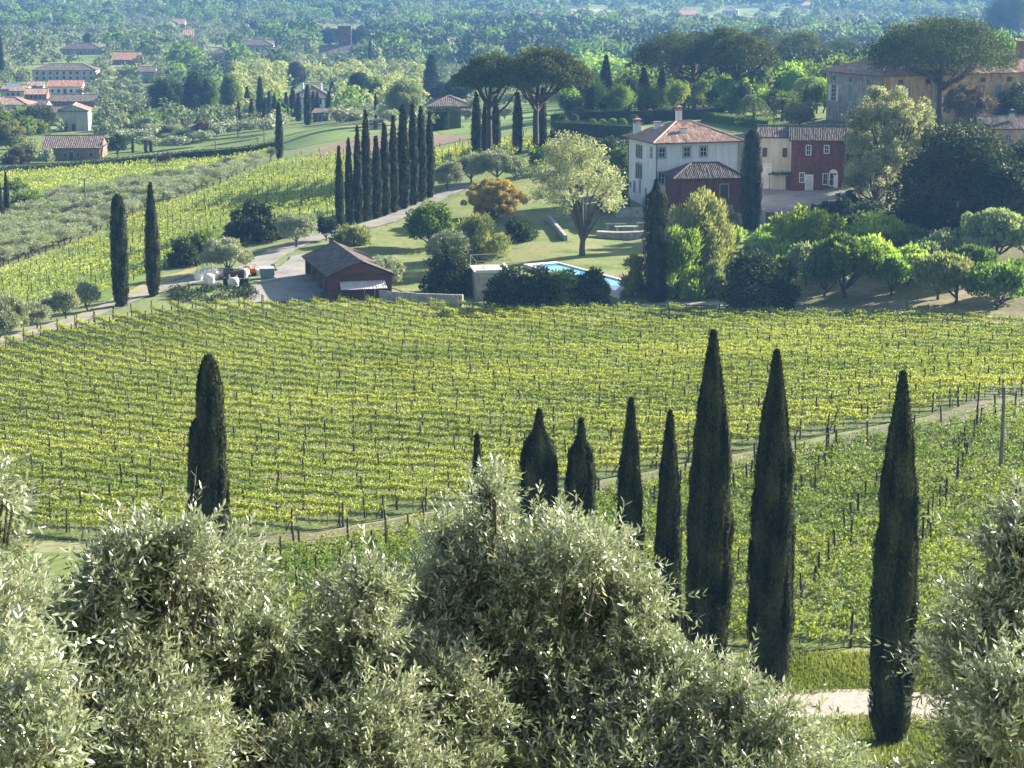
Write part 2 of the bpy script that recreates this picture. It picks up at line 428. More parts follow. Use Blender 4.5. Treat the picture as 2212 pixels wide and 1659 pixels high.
# ------------------------------------------------------------------ ground: one terrain sheet, draped sheets for roads, fields and lawns
mb = MB()
xx = np.sin(AZ)[:, None] * np.exp(LR)[None, :]; yy = np.cos(AZ)[:, None] * np.exp(LR)[None, :]
ii = np.arange(NA - 1)[:, None] * NR + np.arange(NR - 1)[None, :]
mb.add(np.stack([xx, yy, ZG], -1).reshape(-1, 3), np.stack([ii, ii + 1, ii + NR + 1, ii + NR], -1).reshape(-1, 4))
tag(mb.build('terrain', M['hill'], smooth=True), 'green hillside running down to a wide wooded plain', 'hillside', kind='structure')

def inpoly(x, y, poly):
    x = np.asarray(x); y = np.asarray(y)
    c = np.zeros(x.shape, bool)
    n = len(poly)
    for i in range(n):
        x0, y0 = poly[i][:2]; x1, y1 = poly[(i + 1) % n][:2]
        if y0 == y1: continue
        c ^= ((y0 > y) != (y1 > y)) & (x < (x1 - x0) * (y - y0) / (y1 - y0) + x0)
    return c
def resample(pts, step, closed=False, wob=0.0):
    pts = [np.array(p[:2], float) for p in pts]
    if closed: pts = pts + [pts[0]]
    out = []
    for a, b in zip(pts, pts[1:]):
        k = max(1, int(np.linalg.norm(b - a) / step))
        out += [a + (b - a) * i / k for i in range(k)]
    if not closed: out.append(pts[-1])
    out = np.array(out)
    if wob: out = out + rng.normal(size=out.shape) * wob
    return out
def smooth_line(pts, it=2):
    p = np.array([q[:2] for q in pts], float)
    for _ in range(it):
        q = np.concatenate([p[:1], np.stack([p[:-1] * 0.75 + p[1:] * 0.25, p[:-1] * 0.25 + p[1:] * 0.75], 1).reshape(-1, 2), p[-1:]])
        p = q
    return p
def gpoly(pix):
    return [tuple(G(*p)[:2]) for p in pix]
def drape(name, pix, mat, off, step=2.0, wob=0.15, label=None, cat=None, world=False):
    poly = resample(pix if world else gpoly(pix), step, True, wob)
    x0, y0 = poly.min(0); x1, y1 = poly.max(0)
    gx, gy = np.meshgrid(np.arange(x0, x1, step), np.arange(y0, y1, step))
    gx = gx.ravel(); gy = gy.ravel(); k = inpoly(gx, gy, poly)
    vs = [Vector(p) for p in poly] + [Vector((a, b)) for a, b in zip(gx[k], gy[k])]
    nb = len(poly)
    V2, _, F2, *_ = delaunay_2d_cdt(vs, [], [list(range(nb))], 1, 1e-4)
    v = np.array([(p.x, p.y) for p in V2])
    b = MB().add(np.column_stack([v, T(v[:, 0], v[:, 1]) + off]), np.array([f for f in F2 if len(f) == 3]))
    return tag(b.build(name, M[mat], smooth=True), label, cat, kind='structure')
def strip(name, pix, width, mat, off, label=None, cat=None, step=1.5, wob=0.12):
    c = resample(smooth_line([G(*p) for p in pix]), step)
    w = np.broadcast_to(width, (len(c),)) if np.isscalar(width) else np.interp(np.linspace(0, 1, len(c)), np.linspace(0, 1, len(width)), width)
    d = unit(np.gradient(c, axis=0)); nn = np.stack([-d[:, 1], d[:, 0]], -1)
    k = 7
    rows = []
    for j in range(k):
        s = (j / (k - 1) - 0.5) * w
        if j in (0, k - 1): s = s + rng.normal(size=len(c)) * wob
        q = c + nn * s[:, None]
        rows.append(np.column_stack([q, T(q[:, 0], q[:, 1]) + off]))
    v = np.stack(rows, 1).reshape(-1, 3)
    i = np.arange(len(c) - 1)[:, None] * k + np.arange(k - 1)[None, :]
    b = MB().add(v, np.stack([i, i + k, i + k + 1, i + 1], -1).reshape(-1, 4))
    return tag(b.build(name, M[mat], smooth=True), label, cat, kind='structure')

MAIN = [(-120,770),(0,752),(130,715),(260,690),(400,668),(700,662),(1000,668),(1400,676),(1800,688),(2230,700),(2330,830),(2212,862),(2000,898),(1850,928),(1700,958),(1560,985),(1300,1036),(1000,1092),(700,1146),(560,1160),(300,1168),(60,1168),(-150,1160)]
LOWER = [(2330,880),(2100,918),(1980,940),(1760,985),(1560,1026),(1250,1084),(1000,1130),(700,1190),(480,1215),(440,1330),(800,1345),(1200,1360),(1500,1385),(1720,1410),(1850,1400),(2000,1405),(2330,1420)]
HILLV = [(-100,640),(0,597),(150,545),(330,460),(480,408),(600,358),(735,338),(760,365),(735,485),(640,480),(520,500),(420,540),(330,600),(230,650),(120,660),(0,668),(-100,700)]
FARV = [(-60,387),(120,371),(300,357),(585,330),(570,345),(480,366),(330,386),(170,412),(0,442),(-60,455)]
GOLDV = [(935,338),(1020,318),(1195,302),(1195,330),(1100,345),(1000,368),(940,385)]
drape('vineyard_ground', MAIN, 'vineground', 0.05, 2.0, 0.2, 'grassy earth between the vine rows')
drape('lower_vineyard_ground', LOWER, 'vineground', 0.05, 2.0, 0.2, 'grassy earth of the lower vineyard block')
drape('hillside_vineyard_ground', HILLV, 'meadow', 0.05, 2.5, 0.2, 'grass under the hillside vineyard')
drape('far_vineyard_ground', FARV, 'meadow', 0.05, 3, 0.2, 'grass under the far left vineyard')
drape('golden_vineyard_ground', GOLDV, 'meadow', 0.05, 2.5, 0.2, 'grass under the vineyard behind the pines')
drape('ploughed_field', [(660,338),(740,306),(860,292),(960,291),(1030,298),(960,312),(860,330),(740,335)], 'soil', 0.1, 3, 0.2, 'strip of bare ploughed soil above the hillside vineyard', 'field')
drape('green_field', [(555,296),(640,279),(800,281),(830,286),(740,302),(640,322),(560,318)], 'meadow', 0.06, 3, 0.2, 'bright green meadow before the far white villa', 'field')
drape('meadow', [(960,292),(940,283),(1020,255),(1110,235),(1210,238),(1210,290),(1120,298),(1020,303)], 'meadow', 0.06, 3, 0.2, 'sunlit meadow behind the umbrella pines', 'field')
drape('lawn', [(795,520),(840,485),(930,465),(1010,408),(1100,395),(1200,410),(1320,470),(1345,520),(1400,545),(1385,600),(1300,650),(1100,645),(1000,640),(880,635),(820,610)], 'lawn', 0.07, 1.5, 0.2, 'mown lawn around the pool and tree', 'lawn')
drape('orchard_ground', [(1600,668),(1560,610),(1640,520),(1800,500),(2100,480),(2330,470),(2330,690),(2000,686),(1800,676)], 'orchardground', 0.06, 2, 0.2, 'dappled orchard ground with bare patches', 'orchard floor')
drape('courtyard', [(535,655),(545,620),(600,608),(590,590),(630,555),(690,545),(700,590),(690,650)], 'gravel', 0.14, 1.5, 0.2, 'pale gravel yard beside the barn', 'yard')
drape('upper_courtyard', [(1640,408),(1860,408),(1830,425),(1790,440),(1735,462),(1690,488),(1648,500)], 'gravel', 0.1, 1.5, 0.1, 'shaded gravel yard before the red house', 'yard')
drape('verge', [(130,700),(235,650),(330,605),(420,580),(420,590),(330,625),(240,668),(140,712)], 'drygrass', 0.09, 1.5, 0.15, 'strip of dry yellow grass beside the lane', 'verge')
strip('gravel_lane', [(-160,790),(0,742),(140,700),(250,658),(340,628),(430,602),(530,588),(600,545),(660,520),(740,500),(820,482),(900,450),(960,420),(1020,398)], [3.2,3.2,3.4,3.4,4.2,4,4,3.4,3], 'gravel', 0.12, 'pale gravel lane winding from the vineyard up past the barn', 'lane')
strip('dirt_track', [(2400,812),(2212,862),(2060,905),(1900,938),(1760,968),(1560,1005),(1300,1057),(1000,1110),(800,1150),(560,1178),(420,1192)], 3.8, 'dirt', 0.1, 'worn dirt track between the two vineyard blocks', 'track', wob=0.3)
strip('lane_grass', [(-160,790),(0,742),(140,700),(250,658),(340,628),(430,602)], 0.5, 'drygrass', 0.15, 'grassy strip between the wheel ruts of the lane', 'lane', wob=0.16)
strip('track_grass', [(2400,812),(2212,862),(2060,905),(1900,938),(1760,968),(1560,1005),(1300,1057),(1000,1110),(800,1150),(560,1178)], 0.9, 'vineground', 0.13, 'grassy strip between the wheel ruts of the dirt track', 'track', wob=0.2)
drape('pale_field', [(1205,26),(1300,20),(1350,34),(1335,58),(1270,50)], 'drygrass', 0.5, 12, 1.0, 'pale dry field far out on the plain', 'field')
drape('far_meadow', [(930,62),(990,58),(1005,72),(945,76)], 'meadow', 0.5, 12, 1.0, 'green field far out on the plain', 'field')
drape('distant_field', [(1380,60),(1500,52),(1520,66),(1400,76)], 'drygrass', 0.5, 12, 1.0, 'pale field beyond the umbrella pines', 'field')
strip('far_track', [(1660,668),(1500,655),(1400,660),(1330,668)], 2.0, 'gravel', 0.1, 'pale path along the far edge of the vineyard', 'path')
strip('road', [(2500,1500),(2212,1522),(2040,1530),(1700,1532),(1300,1512),(900,1500),(300,1500),(-200,1490)], 6.0, 'asphalt', 0.1, 'narrow pale road behind the olive tree', 'road')

# ------------------------------------------------------------------ vineyards
POST = []                                 # (x, y, height, radius, lean)
def vineyard(poly_pix, u, spacing, mat, per_m, leaf, hts, group, where, bend=0.0, half=0.24, post_step=4.6, post_h=1.75, trunks=True, names=None, clump=0.0, gaps=0.2):
    """u: row direction in the ground plane; rows are offset along its normal; bend makes them curve with the contour."""
    poly = np.array(gpoly(poly_pix))
    u = np.array(u, float) / np.hypot(*u); n = np.array([-u[1], u[0]])
    ref = poly.mean(0)
    q = poly - ref
    su = q @ u; sn = q @ n - bend * su ** 2
    rows = []
    for c in np.arange(sn.min() + spacing * 0.5, sn.max(), spacing):
        s = np.arange(su.min() - 5, su.max() + 5, 0.4)
        P = ref + s[:, None] * u + (c + bend * s ** 2)[:, None] * n
        ins = inpoly(P[:, 0], P[:, 1], poly)
        if ins.sum() < 10: continue
        rows.append((c, s, P, ins))
    rows.sort(key=lambda r_: np.median(r_[2][r_[3]][:, 1]))
    for i, (c, s, P, ins) in enumerate(rows):
        S = s[ins]
        N = int(len(S) * 0.4 * per_m)
        a = rng.choice(S, N) + rng.uniform(-.2, .2, N)
        if clump:
            a = np.round(a / 1.2) * 1.2 + rng.normal(size=N) * clump
        vig = np.sin(a * 0.9 + c * 3.1) + np.sin(a * 0.37 + c * 1.7) + 0.8 * np.sin(a * 2.3 + c)
        keep = rng.random(N) > gaps * (vig < -0.7)
        a = a[keep]; vig = vig[keep]; N = len(a)
        x0 = ref + a[:, None] * u + (c + bend * a ** 2)[:, None] * n
        h = hts[0] + (hts[1] - hts[0]) * rng.beta(2.2, 1.8, N) + 0.07 * vig
        shoot = rng.random(N) < 0.07
        h = np.where(shoot, hts[1] + rng.random(N) * 0.3, h)
        x0 = x0 + n * (rng.normal(size=(N, 1)) * half * np.where(shoot, 0.4, 1)[:, None])
        b = MB()
        D = rdir(N) + np.array([0, 0, 0.25]); D = unit(D)
        yel = 0.5 + 0.28 * np.sin(x0[:, 0] * 0.11 + x0[:, 1] * 0.07) * np.sin(x0[:, 1] * 0.19 + 1) + rng.normal(size=N) * 0.25
        b.leaves(np.column_stack([x0, T(x0[:, 0], x0[:, 1]) + h]), D, leaf * rng.uniform(0.7, 1.4, N), leaf * rng.uniform(0.6, 1.1, N), np.clip(yel, 0, 1))
        where_i = f'{ordinal(i)} row from the {where}'
        row = tag(b.build('vine_row', mat), f'leafy vine row, {where_i}', 'vine row', group)
        if trunks:
            b = MB()
            for k in np.arange(S.min(), S.max(), 1.1):
                if not len(np.nonzero(np.abs(S - k) < 0.5)[0]): continue
                p = ref + k * u + (c + bend * k * k) * n
                z = float(T(p[0], p[1]))
                j = rng.normal(size=2) * 0.08
                b.tube([(p[0], p[1], z - 0.1), (p[0] + j[0], p[1] + j[1], z + 0.4), (p[0] + j[1], p[1] + j[0], z + hts[0] + 0.25)], [0.04, 0.03, 0.022], 4, cap=False)
            tag(b.build('vine_trunks', M['bark'], row), kind='stuff')
        if post_step:
            sh = rng.uniform(-0.5, 0.5)
            for k in np.arange(math.floor(S.min() / post_step) * post_step, S.max(), post_step):
                kk = k + sh
                if np.abs(S - kk).min() > 0.5: continue
                p = ref + kk * u + (c + bend * kk * kk) * n
                POST.append((p[0], p[1], post_h * rng.uniform(0.88, 1.12), rng.uniform(0.055, 0.08), where, u))
            for k in (S.min(), S.max()):
                p = ref + k * u + (c + bend * k * k) * n
                POST.append((p[0], p[1], post_h * 1.12, 0.075, where + ' end', u * (1 if k == S.min() else -1)))
    return len(rows)
_g = lambda a, b: np.array(G(*b)[:2]) - np.array(G(*a)[:2])
n_main = vineyard(MAIN, (1.0, -0.70), 2.9, M['vine'], 210, 0.14, (0.64, 1.08), 'rows of the main vineyard', 'dirt track up the main vineyard', bend=0.0036, half=0.15, post_h=1.5)
n_low = vineyard(LOWER, (1.0, -0.30), 2.7, M['vine_low'], 190, 0.15, (0.35, 1.15), 'rows of the lower vineyard block', 'road in the lower vineyard', post_h=1.7, half=0.3, gaps=0.5, clump=0.28)
vineyard(HILLV, _g((0, 600), (600, 358)), 3.2, M['vine'], 30, 0.24, (0.5, 1.3), 'rows of the hillside vineyard', 'barn side of the hillside vineyard', post_h=1.9, post_step=5.5, trunks=False, half=0.4)
vineyard(FARV, (1, 0.15), 4.0, M['vine'], 16, 0.36, (0.5, 1.3), 'rows of the far left vineyard', 'near edge of the far left vineyard', post_step=0, trunks=False, half=0.55)
vineyard(GOLDV, (0.35, 1.6), 2.6, M['vine'], 26, 0.26, (0.5, 1.4), 'rows of the vineyard behind the pines', 'left side of the vineyard behind the pines', post_h=2.0, post_step=5, trunks=False, half=0.3)

def post_mesh(h, r_, end=False):
    b = MB()
    b.tube([(0, 0, -0.3), (0.01, 0.0, h * 0.5), (0.0, 0.015, h)], [r_ * 1.1, r_, r_ * 0.85], 6)
    return b.data('vineyard_post', M['post'])
pm = [post_mesh(1.0, 0.05), post_mesh(1.0, 0.06)]
pe = post_mesh(1.0, 0.075)
bm_ = MB(); bm_.tube([(0.62, 0, -0.15), (0.0, 0, 0.72)], [0.045, 0.035], 5); brace = bm_.data('brace', M['post'])
POST.sort(key=lambda p: math.hypot(p[0], p[1]))
vis = []; rest = []
for p in POST:
    z = float(T(p[0], p[1])); px, py = project(p[0], p[1], z + 1.4)
    if not (-30 < px < PW + 30): continue
    (vis if len(vis) < 300 else rest).append((p, z))
POST_LABEL = {'d': 'weathered dark wooden post standing among the vines of the main vineyard', 'r': 'thin wooden stake among the vines of the lower right vineyard block',
              'b': 'dark wooden stake in the hillside vineyard', 'l': 'dark stake in the vineyard behind the pines'}
for (x, y, h, r_, where, u), z in vis:
    end = where.endswith(' end')
    lower = where.startswith('road')
    lab = ('stout leaning end post of a %s vine row' % ('lower block' if lower else 'main vineyard')) if end else POST_LABEL[where[0]]
    grp = ('end posts of the %s' if end else 'posts of the %s') % ('lower vineyard' if lower else 'main vineyard')
    if end:
        o = thing('end_post', lab, 'post', (x, y, z), math.atan2(u[1], u[0]), grp, (1.0, 1.0, h))
        link('stake', pe, o)
        if not lower: link('brace', brace, o)
        o.rotation_euler[1] = rng.normal() * 0.05 - 0.06
    else:
        o = tag(link('vineyard_post', pm[rng.integers(2)]), lab, 'post', grp)
        o.location = (x, y, z); o.scale = (r_ / 0.05, r_ / 0.05, h)
        o.rotation_euler = (rng.normal() * 0.05, rng.normal() * 0.05, rng.random() * 6)
b = MB()
for (x, y, h, r_, where, u), z in rest:
    j = rng.normal(size=2) * 0.07
    b.tube([(x, y, z - 0.3), (x + j[0], y + j[1], z + h)], [r_ * 1.15, r_], 5)
tag(b.build('distant_posts', M['post']), 'many small dark posts dotted through the farther vine rows', 'posts', kind='stuff')

# rough grass
def grass(name, pix, n, hh, w, label, tmul=1.0, mat='grassblade'):
    poly = np.array(gpoly(pix)); x0, y0 = poly.min(0); x1, y1 = poly.max(0)
    x = rng.uniform(x0, x1, n * 2); y = rng.uniform(y0, y1, n * 2)
    k = inpoly(x, y, poly); x = x[k][:n]; y = y[k][:n]; N = len(x)
    D = unit(rng.normal(size=(N, 3)) * 0.5 + np.array([0, 0, 1.0]))
    patch = np.sin(x * 0.9) * np.sin(y * 0.7 + 1) + np.sin(x * 0.31 + y * 0.27)
    b = MB(); b.leaves(np.column_stack([x, y, T(x, y)]), D, hh * rng.uniform(0.5, 1.3, N) * (1 + 0.25 * patch), w, np.clip(0.5 + 0.2 * patch + rng.normal(size=N) * 0.2, 0, 1))
    tag(b.build(name, M[mat]), label, 'grass', kind='stuff')
grass('grass', [(1600,1418),(2330,1418),(2330,1500),(1600,1505)], 26000, 0.28, 0.07, 'short green grass between the vines and the road')
grass('roadside_grass', [(1500,1556),(2330,1545),(2330,1660),(1500,1660)], 26000, 0.30, 0.06, 'green grass on the near side of the road')
grass('vineyard_grass', LOWER, 40000, 0.18, 0.08, 'tufts of grass between the lower vines')
grass('row_grass', MAIN, 50000, 0.16, 0.10, 'tufts of grass between the main vine rows')

# ------------------------------------------------------------------ tree makers
def cypress_mesh(h, w, n, prof='spire', L=0.34, W=0.10, seed=0, lumps=0.16):
    r0 = np.random.default_rng(seed)
    t = r0.random(n) ** 0.92
    th = r0.random(n) * 2 * math.pi
    if prof == 'spire':
        rad = np.interp(t, [0, 0.05, 0.2, 0.45, 0.7, 0.86, 0.94, 0.98, 1.0], [0.55, 0.8, 1.0, 0.97, 0.77, 0.44, 0.22, 0.1, 0.02])
    elif prof == 'blunt':
        rad = np.interp(t, [0, 0.05, 0.3, 0.7, 0.9, 0.97, 1.0], [0.6, 0.85, 1.0, 0.96, 0.75, 0.5, 0.1])
    elif prof == 'candle':
        rad = np.interp(t, [0, 0.08, 0.4, 0.78, 0.87, 0.91, 0.95, 1.0], [0.6, 0.9, 1.0, 1.0, 0.82, 0.34, 0.17, 0.02])
    else:
        rad = np.interp(t, [0, 0.1, 0.35, 0.6, 0.85, 1.0], [0.5, 0.85, 1.0, 0.85, 0.45, 0.02])
    ph = r0.random(8) * 6.3
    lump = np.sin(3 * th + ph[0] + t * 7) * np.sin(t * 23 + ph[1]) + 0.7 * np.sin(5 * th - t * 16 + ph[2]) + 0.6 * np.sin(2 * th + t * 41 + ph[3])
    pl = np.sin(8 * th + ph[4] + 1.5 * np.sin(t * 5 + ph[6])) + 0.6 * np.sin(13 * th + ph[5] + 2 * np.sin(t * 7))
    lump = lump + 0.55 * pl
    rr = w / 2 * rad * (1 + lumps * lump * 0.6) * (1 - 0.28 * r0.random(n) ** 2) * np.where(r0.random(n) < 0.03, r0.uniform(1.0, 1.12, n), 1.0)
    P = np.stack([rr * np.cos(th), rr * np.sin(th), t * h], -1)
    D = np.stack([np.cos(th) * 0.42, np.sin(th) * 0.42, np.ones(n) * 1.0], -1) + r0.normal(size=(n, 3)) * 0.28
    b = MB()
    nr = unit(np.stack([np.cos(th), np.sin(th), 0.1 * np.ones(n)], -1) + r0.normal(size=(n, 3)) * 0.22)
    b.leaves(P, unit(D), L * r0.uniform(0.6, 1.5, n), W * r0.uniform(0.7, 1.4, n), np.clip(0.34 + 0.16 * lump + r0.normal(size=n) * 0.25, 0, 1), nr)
    zz = np.linspace(0.02, 0.93, 12)
    fr = np.interp(zz, [0, 0.05, 0.2, 0.45, 0.7, 0.88, 1.0], [0.4, 0.55, 0.68, 0.66, 0.5, 0.25, 0.02])
    b.lathe((0, 0, 0), [(w / 2 * a, h * z) for a, z in zip(fr, zz)], 9, 0.2)  # dark closed core added inside the foliage to block light
    return b.data('crown', M['cypress'])
def clumps(b, C, rad, n_per, L, W, flat=1.0, up=0.35, tj=0.25, spread=0.8, r0=rng, shell=0.5, tofs=None, facing=0.85):
    C = np.asarray(C); K = len(C)
    rad = np.broadcast_to(rad, (K,))
    n = np.maximum(6, (n_per * (rad / rad.mean()) ** 2)).astype(int)
    idx = np.repeat(np.arange(K), n); N = len(idx)
    d = unit(r0.normal(size=(N, 3)))
    f = shell + (1 - shell) * r0.random(N)
    P = C[idx] + d * (rad[idx] * f)[:, None] * np.array([1, 1, flat])
    D = unit(d + spread * r0.normal(size=(N, 3)) + np.array([0, 0, up]))
    ct = r0.normal(size=K) * tj if tofs is None else tofs
    b.leaves(P, D, L * r0.uniform(0.6, 1.4, N), W * r0.uniform(0.6, 1.4, N), np.clip(0.5 + ct[idx] + r0.normal(size=N) * 0.18, 0, 1), unit(d + np.array([0, 0, 0.25]) + facing * r0.normal(size=(N, 3))))
def tree_mesh(h, w, mat, n=1800, leaf=0.3, trunk=0.25, K=26, seed=0, low=-0.5, airy=0.5, flat=0.85, lw=0.6, up=0.35, barkmat='bark', limbs=5, cr=0.30, shape='round', spread=0.8, solid=0.0):
    """returns (crown mesh, trunk mesh) of a tree standing on the origin"""
    r0 = np.random.default_rng(seed)
    z0 = h * trunk; hz = (h - z0) / 2; zc = z0 + hz
    d = unit(r0.normal(size=(K * 4, 3))); d = d[d[:, 2] > low][:K]
    f = r0.uniform(0.35, 0.95, (len(d), 1)) ** 0.7
    C = d * f * np.array([w / 2, w / 2, hz]) * (1 - cr * 0.75)
    if shape == 'cone':
        k = np.clip((C[:, 2] / hz + 1) / 2, 0, 1)[:, None]
        C[:, :2] *= (1.25 - 1.0 * k)
    if shape == 'dome':
        C = unit(r0.normal(size=(K, 3))); C[:, 2] = np.abs(C[:, 2]); C = C * (r0.uniform(0.3, 0.95, (K, 1)) ** 0.6) * np.array([w / 2 * 0.85, w / 2 * 0.85, h * 0.82]); d = C
        C[:, 2] -= zc - 0.06 * h
    if shape == 'vase':
        k = np.clip((C[:, 2] / hz + 1) / 2, 0, 1)[:, None]
        C[:, :2] *= (0.45 + 0.75 * k)
    C[:, :2] += r0.normal(size=(len(C), 2)) * w * 0.03
    C += np.array([0, 0, zc])
    rad = cr * min(w / 2, hz * 1.3) * r0.uniform(0.65, 1.3, len(C))
    b = MB(); clumps(b, C, rad, n / len(C), leaf, leaf * lw, flat, up, 0.2, spread, r0)
    if solid:
        prof = [(w / 2 * solid * math.sin(a), zc - hz * solid * math.cos(a)) for a in np.linspace(0.05, math.pi - 0.05, 7)]
        b.lathe((0, 0, 0), prof, 9, 0.3)
    cm = b.data('crown', mat)
    b = MB()
    tr = max(0.05, h * 0.018 + w * 0.012)
    j = r0.normal(size=(4, 2)) * 0.03 * h
    b.tube([(0, 0, -0.4), (j[0, 0] * .3, j[0, 1] * .3, z0 * 0.5), (j[0, 0], j[0, 1], z0), (j[1, 0], j[1, 1], zc + hz * 0.2)], [tr * 1.35, tr, tr * 0.85, tr * 0.3], 7)
    for c in C[r0.permutation(len(C))[:limbs]]:
        s0 = np.array([j[0, 0], j[0, 1], z0 * r0.uniform(0.8, 1.05)])
        mid = s0 * 0.55 + c * 0.45 + np.array([0, 0, -0.04 * h])
        b.tube([s0, mid, c], [tr * 0.6, tr * 0.4, tr * 0.15], 5, cap=False)
    return cm, b.data('trunk', M[barkmat])
def put_tree(name, label, cat, proto, p, h, w, proto_h, proto_w, mat=None, group=None, sink=0.0, single=False):
    cm, tm = proto
    sc = (w / proto_w, w / proto_w, h / proto_h)
    if single:
        o = tag(link(name, cm), label, cat, group)
        o.location = (p[0], p[1], p[2] - sink); o.rotation_euler = (0, 0, rng.random() * 6.28); o.scale = sc
        c = o
    else:
        o = thing(name, label, cat, (p[0], p[1], p[2] - sink), rng.random() * 6.28, group, sc)
        c = link('crown', cm, o)
        if tm is not None: link('trunk', tm, o)
    if mat is not None:
        c.material_slots[0].link = 'OBJECT'; c.material_slots[0].material = mat
    return o

# ------------------------------------------------------------------ near cypresses beside the road
short_trunk = MB().tube([(0, 0, -0.5), (0, 0, 1.2)], [0.2, 0.15], 7).data('trunk', M['bark'])
def cypress(px, base, top, wpx, label, group=None, proto=None, ph=1, pw=1, p=None, single=False):
    p = G(px, base) if p is None else p
    h = ztop(p, top) - p[2]
    return put_tree('cypress_tree', label, 'cypress', (proto, short_trunk), p, h, wpx * mpp(p), ph, pw, group=group, sink=0.1, single=single)
near = [(1527, 1480, 722, 103, 'spire', 'tall broad cypress with a feathery tip, largest of the cypresses behind the olive trees'),
        (1660, 1500, 765, 104, 'spire', 'tall tapering cypress standing right of the largest cypress by the road'),
        (1922, 1606, 812, 106, 'spire', 'tall cypress standing on the grass beside the pale road'),
        (1440, 1420, 895, 60, 'spire', 'slender cypress close left of the largest cypress'),
        (1357, 1420, 868, 64, 'spire', 'dark slim cypress with a narrow top rising left of the slender cypress'),
        (1252, 1420, 912, 66, 'candle', 'cypress top with a thin tip, second right of the bent sapling behind the olives'),
        (1163, 1420, 892, 84, 'candle', 'stubby wide cypress top with a thin spike behind the olives'),
        (1032, 1420, 945, 34, 'spire', 'small thin dark cypress sapling poking above the middle olive tree')]
for i, (px, b_, t_, w_, pr, lab) in enumerate(near):
    p = G(px, b_); h = ztop(p, t_) - p[2]; w = w_ * mpp(p)
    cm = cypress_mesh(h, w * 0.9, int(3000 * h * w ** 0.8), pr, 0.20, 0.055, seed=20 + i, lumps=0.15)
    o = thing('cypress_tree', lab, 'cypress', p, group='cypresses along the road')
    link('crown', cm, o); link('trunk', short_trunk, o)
p = G(468, 1420); h = ztop(p, 777) - p[2]; k = mpp(p)
o = thing('cypress_tree', 'blunt round-topped cypress with a second shorter stem on its left', 'cypress', p, group='cypresses along the road')
link('crown', cypress_mesh(h, 66 * k, int(2300 * h * 1.4), 'blunt', 0.24, 0.065, seed=44, lumps=0.13), o)
q = link('side_crown', cypress_mesh((h + (ztop(p, 915) - ztop(p, 777))), 44 * k, 16000, 'blunt', 0.24, 0.065, seed=45, lumps=0.13), o); q.location = (-30 * k, 0.1, 0)
link('trunk', short_trunk, o)

# farther cypresses: four shared shapes
CYP = [cypress_mesh(12, 1.6, 3600, 'spire', 0.5, 0.15, seed=60), cypress_mesh(12, 1.6, 3600, 'spire', 0.5, 0.15, seed=61), cypress_mesh(12, 1.6, 3600, 'blunt', 0.5, 0.15, seed=62), cypress_mesh(12, 1.6, 3600, 'cone', 0.5, 0.15, seed=63)]
CYPF = [cypress_mesh(12, 1.6, 420, 'spire', 1.0, 0.4, seed=64), cypress_mesh(12, 1.6, 420, 'cone', 1.0, 0.4, seed=65)]
rowten = [(734,490,320,22),(755,486,304,22),(774,483,278,24),(792,478,245,28),(814,472,299,28),(832,466,272,28),(851,460,256,26),(872,452,232,34),(893,444,230,28),(910,436,236,30),(929,428,246,24)]
for i, (px, b_, t_, w_) in enumerate(rowten):
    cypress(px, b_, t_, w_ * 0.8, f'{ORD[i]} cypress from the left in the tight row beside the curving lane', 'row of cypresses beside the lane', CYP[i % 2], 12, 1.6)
for px, b_, t_, w_, lab in [(262,662,425,38,'left one of two lone cypresses on the lane below the hillside vineyard'),(332,640,400,31,'right, more pointed one of two lone cypresses on the lane below the hillside vineyard'),
    (1415,652,392,56,'lone wide cypress with a spiky top in front of the white house'),(1621,497,285,46,'dark cypress between the red shed and the red house')]:
    p = G(px, b_); h = ztop(p, t_) - p[2]; w = w_ * mpp(p)
    o = thing('cypress_tree', lab, 'cypress', p)
    link('crown', cypress_mesh(h, w * 0.95, 9000, 'candle' if px == 1415 else 'blunt' if px in (262, 1621) else 'spire', 0.4, 0.11, seed=int(px)), o); link('trunk', short_trunk, o)
garden = [(1029,337,203,26),(1047,335,225,16),(1071,330,212,24),(1118,330,203,27),(1171,322,193,24),(1229,253,170,22),(1273,253,164,26),(1308,248,122,32),(1355,248,176,13),(1390,246,149,30),(1429,240,150,26),(1467,238,149,36),(1700,190,122,22),(1808,75,37,16)]
gl = ['cypress at the left edge of the umbrella pine garden','thin young cypress left of the first umbrella pine trunk','cypress just right of the first umbrella pine trunk','cypress midway between the two umbrella pine trunks','cypress hugging the right umbrella pine trunk',
      'cypress under the right edge of the umbrella pine crown','sturdy cypress right of the umbrella pine crown','tall pointed cypress rising clear behind the blond tree','very thin cypress behind the clipped hedge','dark cypress left below the pine grove','cypress under the middle of the pine grove','broad dark cypress behind the white house roof','cypress beside the palms','far cypress tip above the forest behind the ochre villa']
for (px, b_, t_, w_), lab in zip(garden, gl):
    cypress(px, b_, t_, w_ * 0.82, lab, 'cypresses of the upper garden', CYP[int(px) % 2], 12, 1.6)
villa_c = [(535,246,188,17),(544,278,215,16),(516,284,220,15),(563,268,169,22),(573,272,212,14),(582,267,198,15),(594,275,203,16),(604,344,224,22),(619,262,200,16),(633,252,190,20),(645,262,203,18),(665,270,185,22),(677,246,198,16),(686,248,200,14),(711,252,199,20),(718,215,177,18),(812,256,202,10)]
for i, (px, b_, t_, w_) in enumerate(sorted(villa_c)):
    cypress(px, b_, t_, w_ * 0.75, f'{ORD[i]} cypress from the left among those round the far white villa', 'cypresses round the far white villa', CYP[i % 2], 12, 1.6)
